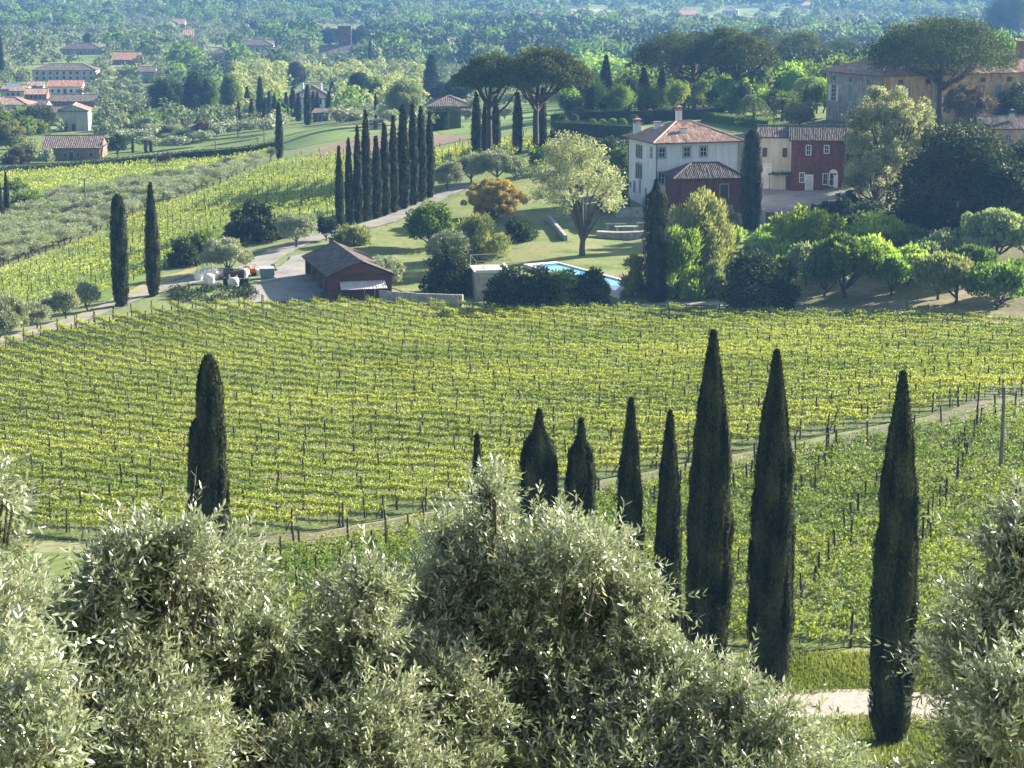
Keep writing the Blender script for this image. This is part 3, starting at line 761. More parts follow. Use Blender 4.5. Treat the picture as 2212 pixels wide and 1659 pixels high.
for px, b_, t_, w_, lab in [(590,148,107,14,'small cypress pair member left of the far trees, taller one'),(599,148,112,10,'small cypress pair member left of the far trees, shorter one'),(17,492,374,13,'cypress at the left picture edge among the olives'),(3,495,398,13,'cypress cut by the left edge of the photo'),
    (932,225,121,34,'broad dark cypress left of the umbrella pine crown'),(4,170,80,12,'thin dark cypress at the far left edge near the village'),(876,167,150,6,'tiny cypress tip above the weeping tree, left'),(895,167,154,6,'tiny cypress tip above the weeping tree, right'),
    (287,331,300,6,'young cypress behind the wall, left of three'),(315,330,303,7,'young cypress behind the wall, middle of three'),(326,330,304,7,'young cypress behind the wall, right of three'),(143,285,262,8,'small cypress near the pale green house'),(800,148,90,8,'slim cypress right of the church tower')]:
    cypress(px, b_, t_, w_, lab, None, CYP[3] if w_ > 11 else CYPF[int(px) % 2], 12, 1.6)

# ------------------------------------------------------------------ umbrella pines
def pine(px, base, top, xl, xr, under, label, n=7000, trunks=None, seed=1, leaf=0.42, group='umbrella pines', dens=1.0):
    r0 = np.random.default_rng(seed)
    p = G(px, base); k = mpp(p)
    h = ztop(p, top) - p[2]; hu = ztop(p, under) - p[2]
    cx = ((xl + xr) / 2 - px) * k; rx = (xr - xl) / 2 * k
    o = thing('umbrella_pine', label, 'pine tree', p, group=group)
    K = int(130 * dens)
    rr = np.sqrt(r0.random(K)); th = r0.random(K) * 6.283
    th_h = h - hu
    dome = h - th_h * (0.12 + 0.62 * rr ** 2.2)
    C = np.stack([cx + rr * rx * 0.9 * np.cos(th), rr * rx * 0.9 * np.sin(th), dome - 0.5 + r0.normal(size=K) * 0.22], -1)
    low = r0.random(K) < 0.4
    C[low, 2] = hu + (dome[low] - hu) * r0.uniform(0.15, 0.7, low.sum()) + 0.35
    b = MB()
    clumps(b, C, rx * 0.20 * r0.uniform(0.7, 1.35, K), n * 2.4 / K, leaf, leaf * 0.55, 0.62, 0.75, 0.18, 0.75, r0, 0.35)
    b.build('crown', M['pine'], o)
    b = MB()
    tr = 0.34 + 0.012 * h
    fork = hu * r0.uniform(0.50, 0.6)
    b.tube([(0, 0, -0.6), (0.05, 0, fork * 0.5), (0.0, 0, fork), (cx * 0.3, 0, hu), (cx * 0.6, 0.0, hu + th_h * 0.5)], [tr * 1.25, tr, tr * 0.92, tr * 0.6, tr * 0.25], 9)
    for i in range(13):
        a = i * 2.4 + r0.random(); q = r0.uniform(0.45, 0.88)
        e = np.array([cx + rx * q * math.cos(a), rx * q * math.sin(a), hu + th_h * r0.uniform(0.22, 0.5)])
        s0 = np.array([cx * 0.1, 0, fork + (hu - fork) * r0.uniform(0.0, 0.9)])
        b.tube([s0, s0 * 0.55 + e * 0.45 + np.array([0, 0, -0.05 * h]), e], [tr * 0.5, tr * 0.34, tr * 0.12], 6, cap=False)
    b.build('trunk', M['bark'], o, True)
pine(1056, 336, 108, 982, 1152, 195, 'left one of two overlapping umbrella pines above the cypress garden', 8000, seed=3)
pine(1157, 326, 95, 1062, 1282, 190, 'right one of two overlapping umbrella pines, with forked ivy-clad trunk', 10000, seed=4)
pine(1500, 240, 60, 1362, 1600, 145, 'wide umbrella pine at the left end of the upper grove', 8000, seed=5)
pine(1552, 240, 52, 1490, 1650, 140, 'umbrella pine with leaning trunk in the middle of the upper grove', 6000, seed=6)
pine(1640, 205, 50, 1590, 1712, 135, 'umbrella pine at the right end of the upper grove', 5000, seed=7)
pine(1735, 215, 62, 1660, 1800, 140, 'umbrella pine between the upper grove and the ochre villa', 5000, seed=12)
pine(1595, 250, 66, 1520, 1680, 148, 'near umbrella pine in front of the upper grove', 5000, seed=13)
pine(1812, 200, 76, 1752, 1885, 140, 'low flat umbrella pine behind the left end of the ochre villa', 5000, seed=8)
pine(2028, 268, 26, 1868, 2190, 150, 'big domed umbrella pine standing before the ochre villa', 15000, seed=9, leaf=0.4, dens=1.5)

# ------------------------------------------------------------------ tree shapes shared by copies (mid distance)
PR = {
 'round': [tree_mesh(8, 8, M['green'], 2600, 0.42, 0.12, 34, 70 + i, -0.7, cr=0.32, solid=0.5) for i in range(2)],
 'tall': [tree_mesh(12, 7, M['green'], 2600, 0.5, 0.08, 36, 74 + i, -0.9, cr=0.36, shape='cone', solid=0.5) for i in range(2)],
 'olive': [tree_mesh(5, 6, M['olive'], 1900, 0.34, 0.24, 26, 78 + i, -0.4, cr=0.33, lw=0.32, barkmat='greybark', up=0.5, solid=0.35) for i in range(3)],
 'orchard': [tree_mesh(5, 6, M['lime'], 1700, 0.34, 0.26, 24, 82 + i, -0.3, cr=0.30, lw=0.5, up=1.1, spread=0.6) for i in range(2)],
 'bush': [tree_mesh(4, 5, M['dark'], 2000, 0.32, 0.0, 28, 86 + i, -0.2, cr=0.34, solid=0.55) for i in range(2)],
 'shrub': [tree_mesh(3, 3, M['bronze'], 4200, 0.22, 0.05, 40, 89, -0.8, cr=0.22, up=1.0, spread=0.7, lw=0.35, solid=0.6)],
 'reed': [tree_mesh(8, 6, M['yellow'], 6500, 0.55, 0.0, 44, 90 + i, -0.9, cr=0.30, up=1.8, spread=0.6, lw=0.22, flat=1.4, limbs=3, solid=0.35, shape='vase' if i else 'round') for i in range(2)],
 'airy': [tree_mesh(10, 10, M['pale'], 4200, 0.36, 0.22, 60, 93 + i, -0.7, cr=0.17, up=0.3, limbs=14, lw=0.6) for i in range(2)],
 'weep': [tree_mesh(8, 7, M['mist'], 3000, 0.6, 0.1, 34, 96, -0.7, cr=0.3, up=-1.2, spread=0.5, lw=0.3, solid=0.4)],
}
DIM = {'round': (8, 8), 'tall': (12, 7), 'olive': (5, 6), 'orchard': (5, 6), 'bush': (4, 5), 'shrub': (3, 3), 'reed': (8, 6), 'airy': (10, 10), 'weep': (8, 7)}
KIND = {
 'round': dict(mat='green', trunk=0.06, low=-0.8, cr=0.30),
 'tall': dict(mat='green', trunk=0.03, low=-0.9, cr=0.34, shape='cone', per=3.0),
 'olive': dict(mat='olive', trunk=0.14, low=-0.6, cr=0.30, lw=0.34, bark='greybark', up=0.6, solid=0.4, leaf=0.36),
 'orchard': dict(mat='lime', trunk=0.12, low=-0.6, cr=0.30, lw=0.5, up=1.5, spread=0.65, solid=0.35, leaf=0.6, cover=2.4),
 'bush': dict(mat='dark', trunk=0.0, shape='dome', cr=0.32, solid=0.0),
 'shrub': dict(mat='bronze', trunk=0.03, low=-0.9, cr=0.2, up=0.9, spread=0.7, lw=0.3, leaf=0.3, cover=3.4, per=1.5, solid=0.7),
 'reed': dict(mat='yellow', trunk=0.0, shape='dome', cr=0.26, up=2.0, spread=0.6, lw=0.2, flat=1.5, leaf=0.7, cover=3.2, solid=0.0, limbs=2),
 'airy': dict(mat='pale', trunk=0.16, low=-0.8, cr=0.17, up=0.3, limbs=22, leaf=0.38, cover=1.6, per=2.2, solid=0.0),
 'weep': dict(mat='mist', trunk=0.05, low=-0.9, cr=0.30, up=-1.3, spread=0.5, lw=0.25, leaf=0.9),
}
def tree(kind, px, base, top, wpx, label, mat=None, name=None, cat='tree', group=None, i=0, unique=True):
    p = G(px, base)
    h = (ztop(p, top) - p[2]) * 1.04; w = wpx * mpp(p) * 1.12
    if unique:
        q = KIND[kind]; leaf = q.get('leaf', 0.46); lw = q.get('lw', 0.6)
        area = math.pi * w * h * 0.9
        n = int(min(60000, q.get('cover', 2.6) * area / (leaf * leaf * lw * 0.5)))
        K = int(min(150, 14 + area / q.get('per', 4.0)))
        cm, tm = tree_mesh(h, w, M[mat or q['mat']], n, leaf, q.get('trunk', 0.1), K, int(px * 13 + base), q.get('low', -0.7), flat=q.get('flat', 0.85), lw=lw, up=q.get('up', 0.35), barkmat=q.get('bark', 'bark'),
                           limbs=q.get('limbs', 6), cr=q.get('cr', 0.3) * (1.0 if w < 9 else 0.72), shape=q.get('shape', 'round'), spread=q.get('spread', 0.8), solid=q.get('solid', 0.5))
        name = name or {'olive': 'olive_tree', 'orchard': 'fruit_tree', 'bush': 'bush', 'shrub': 'shrub', 'reed': 'bamboo_clump', 'bushy': 'bush'}.get(kind, 'broadleaf_tree')
        o = thing(name, label, cat, p, 0, group)
        link('crown', cm, o); link('trunk', tm, o)
        return o
    ph, pw = DIM[kind]
    name = name or {'olive': 'olive_tree', 'orchard': 'fruit_tree', 'bush': 'bush', 'shrub': 'shrub', 'reed': 'bamboo_clump'}.get(kind, 'broadleaf_tree')
    return put_tree(name, label, cat, PR[kind][i % len(PR[kind])], p, h, w, ph, pw, M[mat] if mat else None, group)
# garden and estate
b_ = [
 ('bush',545,520,432,150,'big dark evergreen bush mass at the foot of the hillside vineyard','dark'),
 ('bush',440,560,495,90,'green bush left of the big dark evergreen by the lane','green'),('bush',395,575,510,70,'dark green leafy bush at the lower edge of the hillside vineyard','dark'),
 ('olive',640,535,458,95,'grey olive tree on the lane verge right of the dark bush',None),('olive',705,520,470,58,'small dark olive tree near the first cypress of the row','dark'),
 ('olive',490,592,518,125,'silvery olive tree behind the heap of white sacks',None),('reed',765,530,486,85,'leafy yellow-green shrub behind the barn roof','yellow'),
 ('round',928,535,436,105,'round green tree beside the sunlit lawn mound','green'),('shrub',1066,475,388,132,'round bronze shrub clipped like a ball on the lawn','bronze'),
 ('reed',1035,560,470,110,'golden bamboo behind the dark shrubbery','yellow'),('olive',965,600,500,105,'grey-green shrubbery at the top of the dark clump above the stone hut','olive'),
 ('bush',975,635,520,110,'dark shrub clump between the barn and the stone hut','dark'),('reed',1005,635,575,60,'small loose shrub left of the stone hut','mist'),
 ('olive',832,630,556,85,'olive tree at the right end of the barn',None),
 ('bush',1105,668,566,100,'hedge shrub right of the stone hut','dark'),('bush',1160,668,566,95,'hedge shrub along the pool, second from the stone hut','dark'),('bush',1215,666,572,95,'hedge shrub along the pool, third from the stone hut','green'),('bush',1268,665,580,85,'hedge shrub along the pool, nearest to the blue water','dark'),('reed',1290,655,595,50,'pale loose shrub beside the pool corner','mist'),
 ('reed',1508,615,402,165,'big yellow-green bamboo clump in front of the red shed','yellow'),('reed',1466,645,470,105,'lower bamboo clump right of the wide cypress','lime'),('reed',1368,640,548,50,'small yellowish bamboo clump left of the wide cypress','yellow'),
 ('reed',1540,640,570,70,'scrubby bush at the foot of the bamboo','mist'),('bush',1580,500,440,36,'grey-leaved shrub between the bamboo and the dark cypress','olive'),
 ('bush',1620,672,528,130,'big dark bush right of the bamboo','dark'),('bush',1685,668,590,80,'low dark bush right of the big dark bush','dark'),
 ('reed',1590,525,495,60,'bright leafy hedge below the dark cypress','lime'),('reed',1645,535,500,70,'bright leafy hedge below the grey court','lime'),
 ('bush',1120,520,468,60,'dark shrub under the left side of the blond tree','dark'),
 ('olive',968,412,352,70,'bare-stemmed olive tree at the bend of the lane',None),('olive',1018,395,335,80,'olive tree below the gold vineyard, left',None),('olive',1072,392,325,95,'dense grey olive tree below the pines','olive'),('olive',1115,390,340,60,'olive tree behind the blond tree','olive'),
 ('bush',2075,510,238,285,'huge dark holm oak at the right','dark'),('round',2195,480,300,150,'dark evergreen tree at the right edge below the terrace roof','dark'),('round',2170,520,330,170,'dark lower mass of the evergreen at the right edge','dark'),
 ('airy',1920,440,183,190,'pale blossoming tree in front of the ochre villa','pale'),('airy',1885,455,330,130,'low pale branches of a tree beside the red house','pale'),('airy',2090,290,180,110,'thin half-bare tree against the ochre wall','plum'),
 ('round',1985,505,422,115,'pale-topped evergreen bush below the holm oak','green'),('bush',1880,500,430,120,'dark bush below the pale tree','dark'),('bush',1830,480,425,90,'dark bush at the right end of the grey court','dark'),('bush',1935,510,450,120,'dark undergrowth below the pale tree','dark'),('bush',2080,520,450,140,'dark shade bush under the holm oak','dark'),
 ('round',1727,275,222,80,'yellow flowering shrub above the cream house','yellow'),
 ('bush',2195,260,165,80,'dark tree against the right end of the ochre villa','dark'),
 ('round',2175,110,-20,110,'dark tree crown cut by the top right corner','dark'),
]
for i, (k, px, ba, to, w, lab, mt) in enumerate(b_):
    tree(k, px, ba, to, w, lab, mt, cat='bush' if k in ('bush', 'shrub', 'reed') else 'tree', i=i)
for px, ba, to, w, k, lab in [(1895,398,262,130,'green','added dense green tree behind the pale blossoming tree, casting shade on the court'),(1955,410,250,150,'dark','added dark tree between the pale blossoming tree and the holm oak, casting shade on the court')]:
    tree('round', px, ba, to, w, lab, k)  # both added behind the pale tree to throw shade on the court
for i, (px, ba, to, w, k) in enumerate([(1700,500,462,60,'dark'),(1740,486,448,64,'green'),(1785,470,430,70,'dark'),(1665,515,480,50,'lime'),(1830,455,408,60,'dark'),(1720,520,478,70,'lime')]):
    tree('bush', px, ba, to, w, f'{ORD[i]} shrub along the front edge of the grey court', k, cat='bush', group='shrubs along the front of the grey court')
orch = [(1640,600,540,90,'mist'),(1780,640,560,90,'mist'),(1960,620,545,80,'lime'),(2120,560,490,90,'mist'),(1860,520,470,80,'green'),(1748,575,460,135,'lime'),(1897,560,474,105,'lime'),(1743,620,536,75,'mist'),(1827,645,513,130,'green'),(1883,600,521,85,'lime'),(1925,640,560,70,'lime'),(1690,590,520,90,'lime'),(2026,648,560,105,'yellow'),(2065,655,566,95,'yellow'),
        (2152,670,577,120,'green'),(2150,565,463,125,'mist'),(2050,580,510,130,'mist'),(2208,640,570,80,'green'),(1960,560,500,90,'green'),(1790,530,480,80,'lime'),(1840,560,500,90,'lime'),(1990,600,535,90,'mist'),(2215,560,480,90,'mist'),(1700,620,560,60,'green'),(2100,610,540,90,'green')]
ol = ['grey-green fruit tree beside the big dark bush, upper','silvery fruit tree left of the leafy one with visible trunk','bright fruit tree in the gap above the bare slope','silvery fruit tree below the holm oak, right','green fruit tree just under the dark bushes','big bright fruit tree left of the orchard below the dark cypress court','upright bright fruit tree below the dark bushes','small grey-green fruit tree in the lower left of the orchard','leafy fruit tree with a visible trunk at the orchard foot','light fruit tree behind the trunk tree','small sapling-like tree on the bare patch','bright fruit tree beside the big dark bush','yellowish fruit tree on the bare slope, left of two','yellowish fruit tree on the bare slope, right of two',
      'dark green fruit tree in the lower right corner of the orchard','tall silvery fruit tree in the upper right of the orchard','wide silvery fruit tree in the middle of the orchard','fruit tree cut by the right edge of the orchard','fruit tree under the holm oak','fruit tree above the big bright one','fruit tree filling the middle left of the orchard','low fruit tree behind the two yellowish ones','silvery fruit tree cut by the right edge, upper','little round fruit tree left of the trunk tree','fruit tree behind the dark corner tree']
for i, ((px, ba, to, w, mt), lab) in enumerate(zip(orch, ol)):
    tree('orchard', px, ba, to - 8, w * 1.22, lab, mt, group='orchard trees', i=i)
for i, (px, ba, to, w, k) in enumerate([(1205,318,278,60,'dark'),(1262,330,285,70,'dark'),(1320,335,290,70,'dark'),(1345,372,310,60,'green'),(1338,420,352,56,'dark'),(1320,455,400,60,'dark'),(1290,395,340,70,'green'),(1225,370,315,60,'dark'),(1170,352,318,50,'green'),(1345,452,418,36,'green')]):
    tree('bush', px, ba, to, w, f'{ORD[i]} of the dark shrubs massed behind the blond tree, counted from the hedge down', k, cat='bush', group='shrubs behind the blond tree')
# blond tree on the lawn: forked trunk, airy crown
p = G(1258, 553); h = ztop(p, 268) - p[2]; k = mpp(p)
o = thing('broadleaf_tree', 'large airy blond-leaved tree with forked trunk on the pool lawn', 'tree', p)
r0 = np.random.default_rng(123)
K = 120; d = unit(r0.normal(size=(K, 3))); d[:, 2] = np.abs(d[:, 2]) * 1.3 - 0.62
C = d * (r0.random((K, 1)) ** 0.4) * np.array([108 * k, 100 * k, 0.43 * h]) + np.array([-20 * k, 0, 0.62 * h])
b = MB(); clumps(b, C, 1.15 * r0.uniform(0.6, 1.3, K), 125, 0.34, 0.17, 0.8, 0.2, 0.22, 0.9, r0, 0.2)
b.build('crown', M['pale'], o)
b = MB()
b.tube([(0, 0, -0.4), (-0.05, 0, 1.2), (0.05, 0, 2.2)], [0.5, 0.4, 0.36], 9)
for e in C[r0.permutation(K)[:34]]:
    s0 = np.array([0.05, 0, r0.uniform(1.5, 2.3)]); e2 = e.copy()
    mid = np.array([e2[0] * 0.35, e2[1] * 0.35, s0[2] + (e2[2] - s0[2]) * 0.55])
    b.tube([s0, mid, e2], [0.2, 0.12, 0.03], 5, cap=False)
b.build('trunk', M['greybark'], o)

# ------------------------------------------------------------------ building kit (local frame: x along the front, y into the depth, z up; front faces -y)
def tileplane(b, A, B, C, D, sp=0.28, course=0.7, amp=0.07):
    A, B, C, D = [np.array(q, float) for q in (A, B, C, D)]
    e = B - A; L = np.linalg.norm(e); e /= L
    mid = (C + D) / 2 - (A + B) / 2
    s = mid - e * (mid @ e); s /= np.linalg.norm(s)
    n = np.cross(e, s)
    xs = [0, (D - A) @ e, (C - A) @ e, L]; vs = [0, (D - A) @ s, (C - A) @ s, 0]
    xs[1] = max(xs[1], 1e-4); xs[2] = max(xs[2], xs[1] + 1e-4) if xs[2] > xs[1] else xs[1] + 1e-4
    xs[3] = max(xs[3], xs[2] + 1e-4)
    k = max(4, int(round(L / sp)))
    us = np.linspace(0, L, 2 * k + 1)
    vm = np.interp(us, xs, vs) + 0.02
    m = max(2, int(max(vs) / course))
    fr = np.linspace(0, 1, m + 1)
    hz = np.where(np.arange(2 * k + 1) % 2 == 1, amp, 0.0) + rng.normal(size=2 * k + 1) * amp * 0.1
    P = A + us[:, None, None] * e + (fr[None, :, None] * vm[:, None, None]) * s + (hz[:, None, None] + 0.015 * rng.normal(size=(2 * k + 1, m + 1, 1))) * n
    i = np.arange(2 * k)[:, None] * (m + 1) + np.arange(m)[None, :]
    f = np.stack([i, i + m + 1, i + m + 2, i + 1], -1).reshape(-1, 4)
    base = np.repeat(rng.random((k, m)), 2, axis=0)
    t = np.clip(0.25 + 0.5 * base + 0.12 * np.tile([[0], [1]], (k, m)), 0, 1)
    b.add(P.reshape(-1, 3), f, t.ravel())
def roof(b, W, D, H, rise, ov=0.5, kind='hip', x0=0.0, y0=0.0, ridge=None, sp=0.28):
    a0, a1, c0, c1 = x0 - ov, x0 + W + ov, y0 - ov, y0 + D + ov
    z = H; zt = H + rise
    if kind == 'hip':
        if ridge is None:
            ridge = min(a1 - a0, c1 - c0) / 2
        if (a1 - a0) >= (c1 - c0):
            r0_, r1_ = (a0 + ridge, (c0 + c1) / 2, zt), (a1 - ridge, (c0 + c1) / 2, zt)
            pl = [((a0, c0, z), (a1, c0, z), r1_, r0_), ((a1, c0, z), (a1, c1, z), r1_, r1_), ((a1, c1, z), (a0, c1, z), r0_, r1_), ((a0, c1, z), (a0, c0, z), r0_, r0_)]
        else:
            r0_, r1_ = ((a0 + a1) / 2, c0 + ridge, zt), ((a0 + a1) / 2, c1 - ridge, zt)
            pl = [((a0, c0, z), (a1, c0, z), r0_, r0_), ((a1, c0, z), (a1, c1, z), r1_, r0_), ((a1, c1, z), (a0, c1, z), r1_, r1_), ((a0, c1, z), (a0, c0, z), r0_, r1_)]
        hips = [((a0, c0, z), r0_), ((a1, c0, z), r1_ if (a1 - a0) >= (c1 - c0) else r0_), ((a1, c1, z), r1_), ((a0, c1, z), r0_ if (a1 - a0) >= (c1 - c0) else r1_), (r0_, r1_)]
    elif kind == 'gx':
        r0_, r1_ = (a0, (c0 + c1) / 2, zt), (a1, (c0 + c1) / 2, zt)
        pl = [((a0, c0, z), (a1, c0, z), r1_, r0_), ((a1, c1, z), (a0, c1, z), r0_, r1_)]; hips = [(r0_, r1_)]
    elif kind == 'gy':
        r0_, r1_ = ((a0 + a1) / 2, c0, zt), ((a0 + a1) / 2, c1, zt)
        pl = [((a1, c0, z), (a1, c1, z), r1_, r0_), ((a0, c1, z), (a0, c0, z), r0_, r1_)]; hips = [(r0_, r1_)]
    else:   # mono pitch, falling towards -y
        pl = [((a0, c0, z), (a1, c0, z), (a1, c1, zt), (a0, c1, zt))]; hips = []
    for q in pl: tileplane(b, *q, sp=sp)
    for p0, p1 in hips:
        if np.linalg.norm(np.array(p0) - np.array(p1)) > 0.3:
            b.tube([np.array(p0) + [0, 0, 0.05], np.array(p1) + [0, 0, 0.05]], 0.14, 6, 0.75)
    b.bx(a0 + 0.12, a1 - 0.12, c0 + 0.12, c1 - 0.12, H - 0.16, H - 0.02, 0.1)
def gable(b, W, D, H, rise, axis, x0=0.0, y0=0.0):
    if axis == 'gy':
        v = [(x0, y0, H), (x0 + W, y0, H), (x0 + W / 2, y0, H + rise), (x0, y0 + D, H), (x0 + W, y0 + D, H), (x0 + W / 2, y0 + D, H + rise)]
        b.add(v, [(0, 1, 2), (5, 4, 3)])
    else:
        v = [(x0, y0, H), (x0, y0 + D, H), (x0, y0 + D / 2, H + rise), (x0 + W, y0, H), (x0 + W, y0 + D, H), (x0 + W, y0 + D / 2, H + rise)]
        b.add(v, [(2, 1, 0), (3, 4, 5)])
def obox(b, face, u0, u1, z0, z1, d0, d1, t=0.5):
    o, u, n = [np.array(q, float) for q in face]
    v = [o + u * a + n * d + np.array([0, 0, z]) for z in (z0, z1) for d in (d0, d1) for a in (u0, u1)]
    b.add(v, [(0, 1, 3, 2), (4, 6, 7, 5), (0, 4, 5, 1), (2, 3, 7, 6), (0, 2, 6, 4), (1, 5, 7, 3)], t)
def window(par, face, u, z, w, h, frame='frame', sash='white_paint', shut=None, fw=0.16, name='window', cols=2, rws=2, door=None, arch=False):
    b = MB(); u0, u1, z0, z1 = u - w / 2, u + w / 2, z, z + h
    obox(b, face, u0 - fw, u0, z0 - fw, z1 + fw, -0.05, 0.07); obox(b, face, u1, u1 + fw, z0 - fw, z1 + fw, -0.05, 0.07)
    obox(b, face, u0, u1, z1, z1 + fw, -0.05, 0.067); obox(b, face, u0 - 0.06, u1 + 0.06, z0 - fw, z0, -0.05, 0.12)
    if arch:
        o, uu, n = [np.array(q, float) for q in face]
        a = np.linspace(0, math.pi, 9)
        b.tube([o + uu * (u + (w / 2 + fw * 0.5) * math.cos(q)) + n * 0.03 + np.array([0, 0, z1 + fw * 0.2 + (w / 2) * math.sin(q)]) for q in a], fw * 0.6, 5)
        for q in np.linspace(0.15, 0.85, 5):
            s = math.sqrt(max(0, 1 - (2 * q - 1) ** 2)) * w / 2
            obox(b, face, u0 + (q - 0.09) * w, u0 + (q + 0.09) * w, z1 + fw, z1 + fw * 0.6 + s, -0.05, 0.03)
    win = b.build(name, M[frame], par)
    b = MB(); obox(b, face, u0 + 0.01, u1 - 0.01, z0 + 0.01, z1 - 0.01, -0.04, 0.012); b.build('pane', M[door or 'glass'], win)
    if sash:
        b = MB(); q = 0.05
        for i in range(cols + 1):
            x = u0 + w * i / cols; obox(b, face, max(u0, x - q / 2 - (0.03 if i == cols else 0)), min(u1, x + q / 2 + (0.03 if i == 0 else 0)), z0, z1, 0.0, 0.035 + 0.003 * (i == 1))
        for j in range(rws + 1):
            y = z0 + h * j / rws; obox(b, face, u0, u1, max(z0, y - q / 2), min(z1, y + q / 2), 0.0, 0.03)
        b.build('sash', M[sash], win)
    if shut:
        for s in (-1, 1):
            b = MB(); c = u + s * (w / 2 + fw + w * 0.22)
            obox(b, face, c - w * 0.22, c + w * 0.22, z0, z1, 0.0, 0.09)
            for j in range(7):
                obox(b, face, c - w * 0.17, c + w * 0.17, z0 + h * (j + 0.2) / 7, z0 + h * (j + 0.7) / 7, 0.09, 0.11)
            b.build('shutter', M[shut], win)
    return win
def door(par, face, u, z, w, h, mat='dark_wood', frame='frame', arch=False, fw=0.15):
    b = MB(); obox(b, face, u - w / 2 - fw, u - w / 2, z, z + h + fw, -0.05, 0.07); obox(b, face, u + w / 2, u + w / 2 + fw, z, z + h + fw, -0.05, 0.07); obox(b, face, u - w / 2, u + w / 2, z + h, z + h + fw, -0.05, 0.067)
    d = b.build('door', M[frame], par)
    b = MB(); obox(b, face, u - w / 2, u + w / 2, z, z + h, -0.04, 0.02)
    for i in (-1, 1):
        for j in (0.08, 0.55):
            obox(b, face, u + i * w * 0.24 - w * 0.17, u + i * w * 0.24 + w * 0.17, z + h * j, z + h * (j + 0.36), 0.02, 0.045)
    b.build('leaf', M[mat], d)
    return d
def chimney(par, x, y, z0, z1, w=0.8, d=0.8, wall='white_wall', cap='tile', big=True):
    b = MB(); b.bx(x - w / 2, x + w / 2, y - d / 2, y + d / 2, z0, z1)
    c = b.build('chimney', M[wall], par)
    b = MB(); q = 0.12
    b.bx(x - w / 2 - q, x + w / 2 + q, y - d / 2 - q, y + d / 2 + q, z1 + 0.003, z1 + 0.12, 0.5)
    if big:
        for sx in (-1, 1):
            for sy in (-1, 1):
                b.bx(x + sx * w * 0.4 - 0.09, x + sx * w * 0.4 + 0.09, y + sy * d * 0.4 - 0.09, y + sy * d * 0.4 + 0.09, z1 + 0.12, z1 + 0.5, 0.4)
        b.bx(x - w / 2 - q, x + w / 2 + q, y - d / 2 - q, y + d / 2 + q, z1 + 0.5, z1 + 0.62, 0.6)
        b.add([(x - w / 2 - q, y - d / 2 - q, z1 + 0.623), (x + w / 2 + q, y - d / 2 - q, z1 + 0.623), (x + w / 2 + q, y + d / 2 + q, z1 + 0.623), (x - w / 2 - q, y + d / 2 + q, z1 + 0.623), (x, y, z1 + 0.85)], [(0, 1, 4), (1, 2, 4), (2, 3, 4), (3, 0, 4)], 0.6)
    b.build('cap', M[cap], c)
def pipe(par, x, y, z0, z1, mat='iron'):
    MB().tube([(x, y, z0), (x, y, z1)], 0.06, 6).build('drain_pipe', M[mat], par)
FRONT = ((0, 0, 0), (1, 0, 0), (0, -1, 0))
def LEFT(D): return ((0, D, 0), (0, -1, 0), (-1, 0, 0))       # u runs from the back corner to the front corner
def RIGHT(W): return ((W, 0, 0), (0, 1, 0), (1, 0, 0))

# ------------------------------------------------------------------ white house
p = G(1415, 456); k = mpp(p); A_ = R(17)
o = thing('white_house', 'white three-storey house with terracotta hip roof, chimneys and grey-framed windows', 'house', p, A_)
W, D = 13.6, 12.2
H = ztop(p, 309) - p[2]
b = MB(); b.bx(0, W, 0, D, -3, H); b.build('wall', M['white_wall'], o)
b = MB(); roof(b, W, D, H, 2.7, 0.75, 'hip', ridge=6.4); rf = b.build('roof', M['tile'], o)
b = MB(); b.bx(-0.02, W + 0.02, -0.025, D + 0.02, -1.2, 0.35); b.build('plinth', M['slab'], o)
chimney(o, 6.2, 6.6, H + 1.6, H + 4.3, 0.8, 0.8); chimney(o, 3.0, 7.5, H + 0.6, H + 2.5, 0.9, 0.7, big=False); chimney(o, 0.8, 10.5, H + 0.3, H + 2.2, 1.0, 0.9); chimney(o, 5.4, 2.6, H + 0.7, H + 1.9, 1.0, 0.7, big=False)
zu = H - 2.15
for u in (1.0, 5.05, 7.75): window(o, FRONT, u, zu, 1.0, 1.35, fw=0.22)
for u, z, h in ((0.95, zu - 4.0, 1.7), (5.0, zu - 3.4, 1.2), (9.0, zu - 3.6, 1.4)): window(o, FRONT, u, z, 1.0, h, fw=0.2)
door(o, FRONT, 1.6, -0.1, 0.9, 2.3, 'dark_wood', 'frame')
lf = LEFT(D)
for u in (4.0, 5.0, 6.0): window(o, lf, u, zu - 0.7, 0.72, 1.9, 'frame', 'shutter', None, 0.1)
window(o, lf, 10.3, zu - 0.2, 0.8, 1.5, fw=0.16)
for u in (4.0, 5.0, 6.0): window(o, lf, u, zu - 3.9, 0.72, 2.1, 'frame', 'shutter', None, 0.1, arch=True)
for u, z, h in ((3.0, 2.0, 1.6), (5.5, 2.1, 1.9), (8.2, 0.6, 2.4), (1.2, 2.6, 0.7)): window(o, lf, u, z, 0.7, h, fw=0.1)
door(o, lf, 10.2, 0.0, 0.9, 2.4, 'dark_wood', 'frame')
pipe(o, 0.12, -0.1, 0, H - 0.2); pipe(o, W - 0.12, -0.1, 0, H - 0.2); pipe(o, -0.1, D - 0.3, 0, H - 0.2)

# red shed in front of it
p = G(1458, 470); k = mpp(p)
o = thing('red_shed', 'low brick-red outbuilding with grey tiled hip roof in front of the white house', 'shed', p, R(9))
W, D = 10.6, 6.5; H = ztop(p, 386) - p[2]
b = MB(); b.bx(0, W, 0, D, -2.5, H); b.build('wall', M['red_wall'], o)
b = MB(); roof(b, W, D, H, 2.0, 0.5, 'hip', ridge=3.7); b.build('roof', M['tile_dark'], o)
door(o, FRONT, 7.5, H - 3.2, 1.2, 2.2)
pipe(o, 0.1, -0.1, -1, H)

